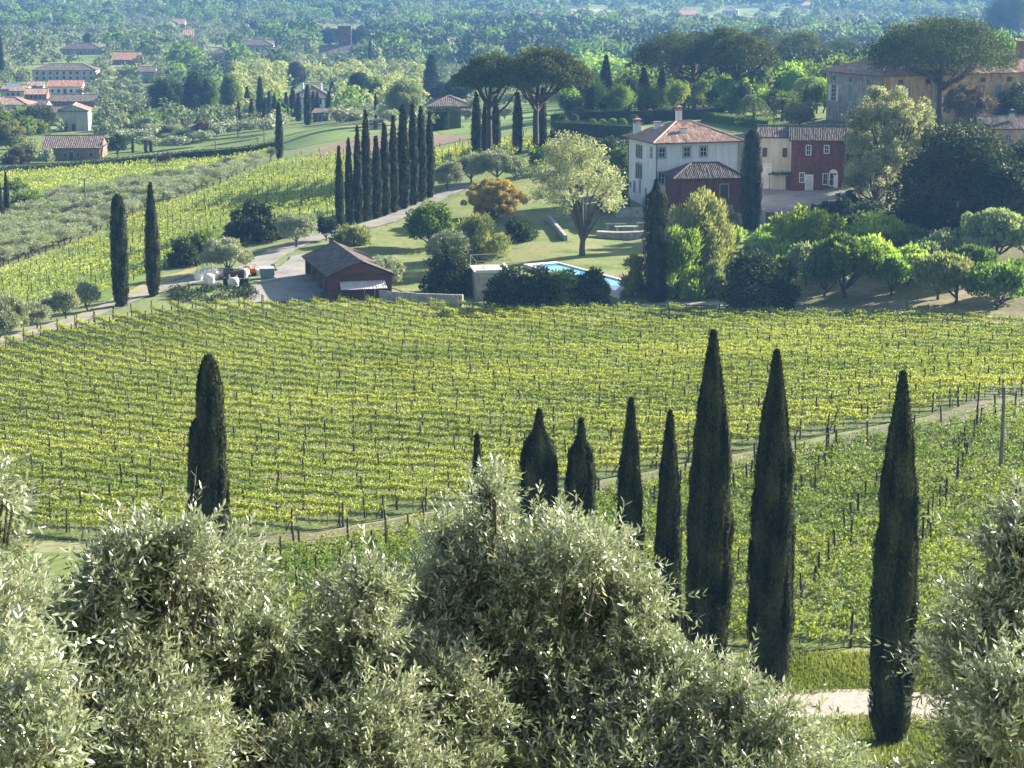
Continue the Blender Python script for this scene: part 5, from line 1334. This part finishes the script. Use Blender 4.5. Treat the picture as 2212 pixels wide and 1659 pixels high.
house(70, 130, 256, 243, 'low shed roof left of the pale green house', 0, 9, 'cream_wall', 'tile_old', 'gx', 1.6, 0, 1, cat='shed')
house(-20, 44, 232, 222, 'low reddish roof below the solar-roofed house', 4, 9, 'cream_wall', 'tile', 'gx', 1.8, 2, 1)
house(48, 98, 240, 229, 'small brown-roofed house between the terraces of the village', -3, 9, 'pale_wall', 'tile_old', 'gx', 1.8, 2, 1)
house(60, 92, 196, 186, 'tiny cottage left of the orange-roofed white house', 6, 8, 'grey_wall', 'tile', 'gx', 1.6, 1, 1)
house(240, 294, 140, 129, 'distant house with sunlit pale orange roof', -8, 16, 'brick_wall', 'tile_red', 'gx', 3.4, 2, 1, sp=0.8)
house(298, 334, 180, 155, 'grey far barn beside the lattice pole', 2, 10, 'grey_wall', 'tile_old', 'gx', 2.0, 1, 1, cat='barn', name='barn')
house(130, 218, 118, 106, 'long dark distant roof above the village villa', 2, 14, 'grey_wall', 'tile_dark', 'hip', 3, 3, 1, sp=0.8)
house(454, 498, 130, 116, 'small distant purple-grey house among the olive groves', 4, 12, 'grey_wall', 'tile_old', 'hip', 3, 2, 1, sp=0.8)
house(520, 590, 112, 98, 'distant low grey-roofed house left of the church', 2, 12, 'grey_wall', 'tile_old', 'hip', 3, 3, 1, sp=0.8)
house(618, 718, 246, 212, 'far white villa with wide hip roof behind a row of cypresses', -3, 15, 'white_wall', 'tile_old', 'hip', 3.4, 6, 2, chim=2, name='white_villa', cat='villa', ww=1.0, wh=1.7)
house(676, 708, 264, 244, 'dark lean-to in front of the far white villa', -3, 6, 'dark_brick', 'tile_dark', 'mono', 0.8, 1, 1, cat='shed', name='shed')
house(798, 824, 281, 268, 'small white shed behind the row of cypresses', 4, 4, 'pale_wall', 'tile_old', 'mono', 0.6, 1, 1, cat='shed', name='shed')
house(925, 1018, 246, 230, 'low long farm roof left of the umbrella pines', 4, 12, 'brick_wall', 'tile_old', 'hip', 2.4, 3, 1)
house(1240, 1330, 104, 97, 'distant pale roof on the plain behind the umbrella pine', -4, 18, 'pale_wall', 'tile_old', 'gx', 3, 3, 1, sp=1)
house(935, 1000, 108, 97, 'distant farm roof on the plain above the weeping tree', 6, 14, 'pale_wall', 'tile', 'gx', 3, 3, 1, sp=1)
# church
o = house(690, 783, 130, 116, 'church nave with terracotta roof beside a dark square bell tower', 2, 16, 'dark_brick', 'tile_old', 'gx', 4, 3, 1, name='church', cat='church', sp=0.8)
p = G(731, 128); k = mpp(p); h = ztop(p, 58) - p[2]; w = 28 * k
o = thing('bell_tower', 'dark square brick bell tower with arched openings', 'tower', p, R(3))
b = MB(); b.bx(0, w, -1.5, w - 1.5, -2, h); b.build('shaft', M['dark_brick'], o)
b = MB(); b.bx(-0.3, w + 0.3, -1.8, w - 1.2, h + 0.003, h + 0.5); b.build('cornice', M['dark_brick'], o)
for z in (0.72, 0.45, 0.18): window(o, ((0, -1.5, 0), (1, 0, 0), (0, -1, 0)), w / 2, h * z, w * 0.28, h * 0.10, 'brick_wall', None, None, 0.3, name='opening', door='black', arch=True)

for i, (x0, w, ba) in enumerate([(30,36,36),(250,30,42),(372,26,60),(505,40,34),(842,36,64),(1075,34,58),(1130,44,44),(1395,40,48),(1460,50,40),(1560,34,32),(1640,44,24),(1730,40,20),(1190,40,88),(310,40,86),(395,22,84),(1010,26,84)]):
    house(x0, x0 + w, ba, ba - 8, 'tiny pale house with tiled roof far out on the plain', rng.uniform(-15, 15), 14, ('pale_wall', 'white_wall', 'cream_wall')[i % 3], ('tile', 'tile_old', 'tile_red')[i % 3], ('gx', 'hip')[i % 2], 3.5, 2, 1, sp=1.2)['group'] = 'scattered houses on the plain'

# ------------------------------------------------------------------ trees of the middle distance and the plain
KEEP = [(x0, x0 + w, ba - 10, ba) for x0, w, ba in [(30,36,36),(250,30,42),(372,26,60),(505,40,34),(842,36,64),(1075,34,58),(1130,44,44),(1395,40,48),(1460,50,40),(1560,34,32),(1640,44,24),(1730,40,20),(1190,40,88),(310,40,86),(395,22,84),(1010,26,84)]] + [(60,215,140,182),(95,185,172,212),(98,212,205,240),(0,110,182,250),(85,225,285,362),(120,200,230,292),(235,302,112,152),(295,340,146,192),(125,222,98,122),(450,505,100,136),(515,595,90,116),
        (610,725,186,285),(790,832,256,292),(920,1022,214,256),(684,790,54,138),(1236,1334,86,108),(930,1004,90,112)]
def blocked(px, py, top):
    for x0, x1, y0, y1 in KEEP:
        if x0 < px < x1 and py > y0 + 3 and top < y1 - (y1 - y0) * 0.35 and py < y1 + min(26, 4 + y1 * 0.12): return True
    return False
NO = [gpoly(q) for q in ([(1205,26),(1300,20),(1350,34),(1335,58),(1270,50)], [(930,62),(990,58),(1005,72),(945,76)], [(1380,60),(1500,52),(1520,66),(1400,76)], [(560,300),(640,277),(800,279),(832,286),(860,292),(960,291),(1030,298),(1000,320),(700,345),(560,330)], [(940,294),(936,281),(1020,252),(1110,232),(1215,236),(1215,300),(1000,310)], FARV, HILLV, GOLDV,
      [(-100,700),(-60,340),(0,352),(300,326),(560,312),(600,300),(740,300),(960,290),(1200,250),(1230,240),(1700,240),(1800,240),(2330,240),(2330,900),(-100,900)])]
cand = []
def ring(r0_, r1_, sp, sy):
    for y in np.arange(r0_ * 0.9, r1_, sy):
        for x in np.arange(-0.27 * r1_, 0.27 * r1_, sp):
            X = x + rng.uniform(-.42, .42) * sp; Y = y + rng.uniform(-.42, .42) * sy
            r_ = math.hypot(X, Y)
            if r0_ <= r_ < r1_ and abs(X / Y) < 0.265: cand.append((X, Y, r_))
ring(465, 990, 8.0, 12.5); ring(990, 2000, 13, 20); ring(2000, 4600, 23, 36)
def fbm(x, y, s, o=0.0):
    return (math.sin(x / s + o) * math.sin(y / s * 1.3 + o * 2) + 0.6 * math.sin(x / s * 2.3 + y / s * 1.1 + o) + 0.4 * math.sin(y / s * 3.7 - x / s * 1.9 + 2 * o)) / 1.6
ind = {'olive_tree': [], 'broadleaf_tree': []}; mass = {}
for X, Y, r_ in sorted(cand, key=lambda q: q[2]):
    z = float(T(X, Y)); px, py = project(X, Y, z)
    if not (-80 < px < PW + 80): continue
    if any(inpoly(np.array([X]), np.array([Y]), q)[0] for q in NO): continue
    fx = fbm(X, Y / 1.5, 55, 1.0); fl = fbm(X, Y / 2.2, 190, 4.0); jn = rng.normal() * 0.25
    right = px > 1230 and r_ < 900
    if right:
        kind = 'lime' if fx + jn > 0.15 else ('green' if fx + jn > -0.45 else 'dark'); h = rng.uniform(9, 15) if r_ > 530 else rng.uniform(7, 11); w = rng.uniform(7, 11)
        if 1240 < px < 1360 and r_ < 670: h *= 0.5
        if px > 1350: h = min(h, 13)
    elif r_ < 990:
        v = fx + jn
        kind = 'olive' if v < 0.30 else ('mist' if v < 0.55 else 'green' if v < 0.8 else 'dark')
        if 500 < px < 920 and 660 < r_ < 1020 and fl > -0.5 and v > -0.2: kind = 'yellow'
        h, w = (rng.uniform(3.6, 5.2), rng.uniform(5, 7.5)) if kind == 'olive' else (rng.uniform(5, 9), rng.uniform(6, 9))
        if v < 0.3 and rng.random() < 0.12: continue
    else:
        v = fx * 0.5 + fl * 1.0 + jn * 0.7
        kind = 'dark' if v > 0.45 else 'green' if v > 0.25 else 'mist' if v > 0.0 else 'olive' if v > -0.95 else 'mist'
        if r_ > 2000: kind = 'dark' if v > 0.12 else 'green' if v > -0.05 else 'mist' if v > -0.6 else 'olive'
        h, w = (rng.uniform(4, 6.5), rng.uniform(7, 10)) if kind == 'olive' else (rng.uniform(9, 15), rng.uniform(11, 17))
        if fl < -0.62 and rng.random() < 0.85: continue
        if r_ > 2000: h *= 1.3; w *= 1.8
    q = project(X, Y, z + h)
    if blocked(px, py, q[1]): continue
    nm = 'olive_tree' if kind in ('olive', 'mist') else 'broadleaf_tree'
    if len(ind[nm]) < (45 if nm == 'olive_tree' else 190) and r_ < 1120: ind[nm].append((X, Y, z, h, w, kind, px, right))
    else: mass.setdefault((kind, r_ > 2000), []).append((X, Y, z, h, w))
FARP = {'olive_tree': [tree_mesh(5, 6, M['olive'], 420, 0.62, 0.1, 16, 200 + i, -0.3, cr=0.36, lw=0.6, limbs=2, solid=0.55)[0] for i in range(3)],
        'broadleaf_tree': [tree_mesh(8, 8, M['green'], 650, 0.75, 0.05, 22, 210 + i, -0.6, cr=0.36, lw=0.7, limbs=2, solid=0.6)[0] for i in range(3)]}
CN = {'olive': 'grey-green', 'mist': 'pale sage', 'green': 'mid-green', 'dark': 'dark green', 'yellow': 'yellow-green', 'lime': 'fresh green'}
for nm, lst in ind.items():
    for i, (X, Y, z, h, w, kind, px, right) in enumerate(lst):
        where = 'of the wood behind the pine grove and ochre villa' if right else 'in the groves between the village and the far villa' if px < 520 else 'in the groves around the far white villa' if px < 960 else 'in the groves behind the umbrella pines'
        word = 'olive tree' if nm == 'olive_tree' else 'broadleaf tree'
        put_tree(nm, f'{CN[kind]} {word} {where}', 'tree', (FARP[nm][i % 3], None), (X, Y, z), h, w, 5 if nm == 'olive_tree' else 8, 6 if nm == 'olive_tree' else 8, M[kind], f'{CN[kind]} {word}s {where}', single=True)
for (kind, far), lst in mass.items():
    A = np.array(lst); n = 110 if far else 170
    K = len(A); N = K * n
    idx = np.repeat(np.arange(K), n)
    d = unit(rng.normal(size=(N, 3))); d[:, 2] = np.abs(d[:, 2]) * 1.1 - 0.15
    ln = np.repeat(rng.normal(size=(K, 3)) * 0.5, n, 0)
    f = 0.78 + 0.24 * np.sin(d[:, 0] * 4 + ln[:, 0] * 6) * np.sin(d[:, 1] * 4 + ln[:, 1] * 6) + 0.08 * rng.normal(size=N)
    hw = A[idx, 4] / 2; hh = A[idx, 3] * 0.62
    P = np.column_stack([A[idx, 0] + d[:, 0] * hw * f, A[idx, 1] + d[:, 1] * hw * f, A[idx, 2] + A[idx, 3] * 0.34 + d[:, 2] * hh * f])
    b = MB(); s = A[idx, 4] * (0.19 if far else 0.16)
    b.leaves(P, unit(d * 0.6 + rng.normal(size=(N, 3)) * 0.7 + np.array([0, 0, 0.3])), s * rng.uniform(.7, 1.3, N), s * 0.75, np.clip(0.5 + np.repeat(rng.normal(size=K) * 0.25, n) + rng.normal(size=N) * 0.10, 0, 1), unit(d + np.array([0, 0, 0.2]) + 0.4 * rng.normal(size=(N, 3))))
    word = {'olive': 'grey-green olive groves', 'mist': 'pale sage woodland', 'green': 'green woodland', 'dark': 'dark woodland', 'yellow': 'yellow-green woodland', 'lime': 'fresh green woodland'}[kind]
    tag(b.build('distant_woodland' if far else 'woodland', M.get(kind + '_mass', M[kind])), f'{word} {"far out on the plain" if far else "beyond the village and far villa"}', 'woodland', kind='stuff')

# trees that stand out in the middle distance
for kind, px, ba, to, w, lab, mt in [
    ('tall', 420, 253, 148, 62, 'big dark conical tree between the village and the far villa', 'dark'), ('tall', 453, 252, 156, 44, 'bright green tree growing against the big dark conical tree', 'green'), ('tall', 498, 248, 156, 54, 'tall green tree left of the cypress group', 'green'),
    ('round', 360, 256, 165, 80, 'dark green round tree behind the garden hedges', 'dark'), ('round', 335, 254, 225, 50, 'low dark tree at the garden corner', 'dark'), ('round', 86, 292, 226, 84, 'dark green tree left of the pale green house', 'dark'), ('round', 24, 330, 262, 70, 'bright yellow-green tree at the left edge', 'yellow'), ('round', 8, 300, 235, 50, 'greenish tree behind the bright yellow-green one', 'green'),
    ('bush', 36, 354, 316, 54, 'purple-leaved bush before the hedge', 'plum'), ('round', 66, 350, 300, 50, 'dull olive tree left of the stone farmhouse', 'mist'), ('round', 100, 352, 322, 40, 'pale olive tree in front of the farmhouse wall', 'olive'), ('round', 255, 338, 287, 40, 'dark green tree right of the stone farmhouse', 'dark'),
    ('round', 438, 304, 262, 50, 'brown-leaved tree in the garden', 'plum'), ('tall', 640, 192, 130, 56, 'dark tree behind the far villa roof', 'dark'), ('round', 778, 234, 155, 58, 'dark green tree right of the far villa', 'dark'), ('round', 805, 234, 160, 46, 'mid-green tree right of the dark one by the far villa', 'green'), ('weep', 876, 268, 165, 84, 'pale weeping tree behind the row of cypresses', 'mist'),
    ('bush', 758, 262, 220, 62, 'round green bush before the far villa', 'green'), ('round', 990, 232, 158, 70, 'dark tree left of the umbrella pine crown', 'dark'), ('round', 955, 232, 175, 50, 'dark rounded tree beside the broad cypress', 'dark'),
    ('olive', 1005, 262, 236, 32, 'grey olive tree on the meadow, left of three', None), ('olive', 1035, 260, 234, 32, 'grey olive tree on the meadow, middle of three', None), ('olive', 1090, 258, 232, 36, 'grey olive tree on the meadow, right of three', None),
    ('round', 715, 104, 58, 62, 'dark pine crown left of the bell tower', 'dark'), ('round', 775, 108, 60, 56, 'dark round tree right of the bell tower', 'dark'), ('tall', 190, 96, 70, 24, 'dark tree above the village', 'dark'),
    ('round', 1560, 245, 190, 60, 'dark bush under the pine grove', 'dark'), ('round', 1420, 244, 196, 60, 'shady bush under the left of the pine grove', 'green'), ('round', 1235, 250, 190, 50, 'green shrub behind the umbrella pine', 'green'), ('round', 1580, 250, 160, 90, 'bright green tree between the pine trunks', 'lime')]:
    tree(kind, px, ba, to, w, lab, mt, cat='bush' if kind == 'bush' else 'tree', i=int(px))

for i in range(46):
    px = 1215 + (i * 37 % 620) + rng.uniform(-8, 8); ba = 236 + (i * 7 % 24)
    if 1420 < px < 1520 and ba > 252: continue
    k = ('green', 'dark', 'lime', 'green', 'dark')[i % 5]
    w = rng.uniform(40, 66); t_ = ba - rng.uniform(46, 82)
    q = tree('round', px, ba, t_, w, f'{CN[k]} tree crowding the grove behind the white house', k, unique=False, group=f'{CN[k]} trees of the grove behind the white house', i=i)
for i in range(64):
    px = 225 + (i * 53 % 385); ba = 258 + (i * 11 % 78)
    if ba > 350 - px * 0.09: continue
    tree('olive', px, ba, ba - rng.uniform(18, 30), rng.uniform(34, 56), 'grey-green olive or shrub in the walled gardens below the conical trees', ('olive', 'mist', 'green', 'dark')[i % 4], unique=False, group='garden shrubs below the conical trees', i=i)

# olive trees along the band between the two left vineyards, and beside the lane
OB = []
for px in np.arange(-15, 585, 13.0):
    lo = np.interp(px, [0, 150, 330, 480, 600], [590, 540, 460, 408, 352]) - 11
    hi = np.interp(px, [0, 170, 330, 500, 600], [452, 424, 398, 366, 350])
    y = lo - rng.uniform(0, 4)
    while y > hi or y > lo - 3:
        OB.append((px + rng.uniform(-6, 6), y, np.interp(y, [340, 420, 580], [38, 48, 62]) * rng.uniform(0.8, 1.15)))
        y -= rng.uniform(15, 24)
for i, (px, ba, w) in enumerate(OB):
    tree('olive', px, ba, ba - w * 0.72, w * 1.1, 'grey-green olive tree in the band between the two left vineyards', None if i % 5 else 'mist', unique=False, group='olive trees between the two left vineyards', i=i)
for i, (px, ba, to, w) in enumerate([(22,738,632,92),(-10,690,628,70),(80,712,655,70),(143,690,628,66),(190,672,610,56),(112,690,640,50),(0,745,665,60)]):
    tree('olive', px, ba, to, w, f'{ORD[i]} silvery olive tree beside the lane at the lower left edge', None, group='olive trees beside the lane', i=i)
for i, (px, ba, to, w, mt) in enumerate([(60,470,395,70,'green'),(30,440,380,60,'green'),(100,480,430,60,'yellow'),(140,455,415,50,'bronze'),(360,360,330,50,'plum')]):
    tree('bush', px, ba, to, w, ['leafy green bush among the left olives','green bush at the left edge above the olives','yellow-green bush among the left olives','rusty bush among the left olives','dark purplish bush beside the far utility pole'][i], mt, cat='bush', i=i)

# ------------------------------------------------------------------ olive trees in the foreground (leaf by leaf)
fill = np.random.default_rng(99)
def filler(x0, x1, y0, n):
    return [(fill.uniform(x0, x1), fill.uniform(y0, 1720), fill.uniform(90, 150), fill.uniform(-1.5, 1.2)) for _ in range(n)]
def near_olive(label, blobs, d0, trunk_px, seed, dens=1.0, sx=0, sy=0):
    r0 = np.random.default_rng(seed)
    C = []; Rr = []
    for q in blobs:
        px, py, rp = q[0] + sx, q[1] + sy, q[2]; d = d0 + (q[3] if len(q) > 3 else r0.uniform(-0.5, 0.6))
        v = ray(px, py + rp * 0.30); h = math.hypot(v[0], v[1]); c = v * d / h
        C.append(c); Rr.append(0.78 * rp * (c[1] * CP - c[2] * SP) / F)
    C = np.repeat(np.array(C), 5, 0); Rr = np.repeat(np.array(Rr), 5)
    C = C + r0.normal(size=C.shape) * (Rr * 0.48)[:, None] * np.array([1, 1, 0.8]) - np.array([0, 0, 1]) * (Rr * 0.1)[:, None]; Rr = Rr * r0.uniform(0.35, 0.65, len(Rr))
    v = ray(trunk_px, 1500); bx, by = v[0] * (d0 + .6) / v[1], (d0 + .6)
    base = np.array([bx, by, float(T(bx, by))])
    o = thing('olive_tree', label, 'olive tree', Vector(base), group='olive trees in front of the viewer')
    C = C - base
    nt = (640 * dens * (Rr / 0.5) ** 2.1).astype(int) + 8
    idx = np.repeat(np.arange(len(C)), nt); N = len(idx)
    dr = unit(r0.normal(size=(N, 3))); f = r0.random(N) ** 0.5 * np.where(r0.random(N) < 0.25, 1.28, 1.0)
    P = C[idx] + np.clip(r0.normal(size=(N, 3)), -2.0, 2.0) * (Rr[idx] * 0.62)[:, None] * np.array([1.05, 1.0, 0.8])
    TD = unit(unit(P - C[idx]) * 0.25 + r0.normal(size=(N, 3)) * 0.6 + np.array([0.1, 0, 0.45]))
    TL = r0.uniform(0.16, 0.36, N) * np.where(r0.random(N) < 0.07, 1.8, 1.0)
    k = 9
    s = (np.arange(k) + 0.6) / k
    pos = P[:, None, :] + TD[:, None, :] * (TL[:, None] * s[None])[..., None] + np.array([0, 0, -0.05]) * (s ** 2)[None, :, None] * TL[:, None, None] * 2
    aux = unit(np.cross(TD, r0.normal(size=(N, 3)))); aux2 = np.cross(TD, aux)
    ang = (np.arange(k) % 2) * math.pi / 2
    sd = aux[:, None, :] * np.cos(ang)[None, :, None] + aux2[:, None, :] * np.sin(ang)[None, :, None]
    L0 = []; 
    for sg in (1, -1):
        D = unit(sd * sg * 0.75 + TD[:, None, :] * 0.85 + r0.normal(size=pos.shape) * 0.2)
        L0.append((pos.reshape(-1, 3), D.reshape(-1, 3)))
    LP = np.concatenate([a for a, _ in L0]); LD = np.concatenate([a for _, a in L0]); n = len(LP)
    keep = r0.random(n) > 0.12; LP = LP[keep]; LD = LD[keep]; n = len(LP)
    ln = 0.066 * r0.uniform(0.65, 1.25, n)[:, None]; wd = 0.0172 * r0.uniform(0.75, 1.25, n)[:, None]
    S = unit(np.cross(LD, r0.normal(size=(n, 3)) * 0.75 + np.array([0, 0, 1.0])))
    Nn = np.cross(S, LD)
    cur = ln * 0.08 * r0.normal(size=(n, 1))
    V = np.stack([LP, LP + LD * ln * .3 + S * wd * .42 + Nn * cur, LP + LD * ln * .68 + S * wd * .45 + Nn * cur * 1.4, LP + LD * ln + Nn * cur, LP + LD * ln * .68 - S * wd * .45 + Nn * cur * 1.4, LP + LD * ln * .3 - S * wd * .42 + Nn * cur], 1)
    b = MB(); ct = r0.normal(size=len(C)) * 0.16
    tt = np.clip(0.45 + np.tile(np.repeat(ct[idx], k), 2)[keep] + r0.normal(size=n) * 0.22, 0, 1)
    i0 = np.arange(n)[:, None] * 6
    b.add(V.reshape(-1, 3), np.concatenate([i0 + np.array([[0, 1, 5, 0]])[:, :3].repeat(1, 0)], 0), tt)
    b.l.append((i0 + np.array([[1, 2, 4, 5]])).ravel()); b.c.append(np.full(n, 4)); b.t.append(tt)
    b.l.append((i0 + np.array([[2, 3, 4]])).ravel()); b.c.append(np.full(n, 3)); b.t.append(tt)
    b.build('crown', M['olive_near'], o)
    # twigs: thin three-sided stems
    b = MB()
    tip = P + TD * TL[:, None]; root = P - TD * 0.05
    a = aux * 0.0028; c_ = aux2 * 0.0028
    V = np.stack([root + a, root - a * .5 + c_ * .87, root - a * .5 - c_ * .87, tip + a * .4, tip - a * .2 + c_ * .35, tip - a * .2 - c_ * .35], 1).reshape(-1, 3)
    i0 = np.arange(N)[:, None] * 6
    b.add(V, np.concatenate([i0 + [0, 1, 4, 3], i0 + [1, 2, 5, 4], i0 + [2, 0, 3, 5]], 0))
    b.build('twigs', M['twig'], o)
    b = MB()
    zc = C[:, 2].min(); fork = np.array([0, 0, max(0.9, zc * 0.45)])
    b.tube([(0, 0, -0.4), (0.08, 0.03, fork[2] * 0.5), fork], [0.2, 0.16, 0.14], 9)
    for c, r_ in zip(C, Rr):
        mid = fork * 0.45 + c * 0.55 + r0.normal(size=3) * 0.12 + np.array([0, 0, -0.1])
        b.tube([fork, mid, c], [0.055, 0.016, 0.004], 6, cap=False)
        for _ in range(5):
            e = c + unit(r0.normal(size=3) + [0, 0, 0.3]) * r_ * 0.8
            b.tube([mid * 0.3 + c * 0.7, (c + e) / 2 + r0.normal(size=3) * 0.03, e], [0.009, 0.006, 0.003], 4, cap=False)
    b.build('trunk', M['greybark'], o)
near_olive('olive tree at the left edge with shoots reaching highest there', [(-70,1120,110),(-10,1080,80),(15,1010,30,0),(-40,1250,150),(20,1330,110),(-60,1430,180),(60,1240,60),(-20,1550,160)] + filler(-120, 120, 1350, 6), 12.2, -150, 1, sx=-25, sy=60)
near_olive('bushy olive tree left of centre with the blunt cypress rising behind', [(380,1140,80),(300,1150,60),(450,1180,60),(230,1200,70),(350,1240,120),(480,1270,80),(200,1300,110),(110,1370,110),(300,1380,150),(440,1400,120),(170,1500,150),(340,1540,140),(560,1330,90),(40,1520,110),(100,1640,150),(280,1680,150),(540,1230,40)] + filler(0, 560, 1450, 16), 14.9, 250, 2, sy=25)
near_olive('low olive tree in the middle of the bottom, between two taller ones', [(800,1240,45),(770,1320,80),(840,1400,110),(680,1420,120),(580,1480,120),(740,1540,150),(900,1520,130),(620,1620,150),(470,1560,120),(840,1660,150),(950,1640,120),(460,1680,130),(640,1350,60),(720,1260,26)] + filler(450, 1000, 1480, 16), 15.7, 720, 3, sy=15)
near_olive('tall olive tree right of centre with pointed top shoots', [(1050,1060,45),(1060,1130,80),(1170,1110,75),(1260,1130,70),(1330,1160,65),(1000,1190,80),(920,1220,65),(1130,1210,100),(1270,1240,110),(1370,1260,60),(1010,1310,110),(1160,1340,140),(1310,1370,110),(900,1330,70),(1060,1450,140),(1230,1490,150),(1080,1580,140),(1200,1650,150),(1030,1680,110),(1330,1540,120),(1050,1015,22,0),(970,1130,34)] + filler(880, 1400, 1500, 16), 16.6, 1150, 4, sy=40)
near_olive('leafy olive tree covering the feet of the tallest cypresses', [(1440,1390,50),(1510,1420,80),(1440,1490,110),(1580,1480,80),(1680,1520,80),(1560,1580,120),(1700,1600,100),(1420,1610,130),(1640,1690,140),(1800,1690,90),(1480,1690,140),(1340,1660,110)] + filler(1300, 1800, 1600, 12), 16.0, 1580, 5, sy=25)
near_olive('olive tree at the right edge beside the pale road', [(2190,1080,60),(2150,1150,55),(2210,1180,90),(2130,1250,70),(2200,1300,100),(2080,1310,60),(2130,1370,80),(2060,1380,45),(2210,1420,110),(2120,1460,70),(2200,1540,90),(2160,1620,80),(2220,1660,90),(2040,1290,26)] + filler(2090, 2260, 1350, 8), 14.4, 2330, 6, sx=45, sy=35)

# ------------------------------------------------------------------ air: one even haze box round the scene, sky outside
m, n, l, p_ = _new('haze_air')
n.remove(p_)
vol = n.new('ShaderNodeVolumePrincipled')
vol.inputs['Color'].default_value = (0.22, 0.50, 1.0, 1)
vol.inputs['Density'].default_value = 0.000125
vol.inputs['Anisotropy'].default_value = 0.25
l.new(vol.outputs[0], n['Material Output'].inputs['Volume'])
b = MB(); b.bx(-9500, 9500, -100, 9500, -66, 4)
hz = tag(b.build('haze', m), 'thin blue evening haze over the plain', 'haze', kind='stuff')
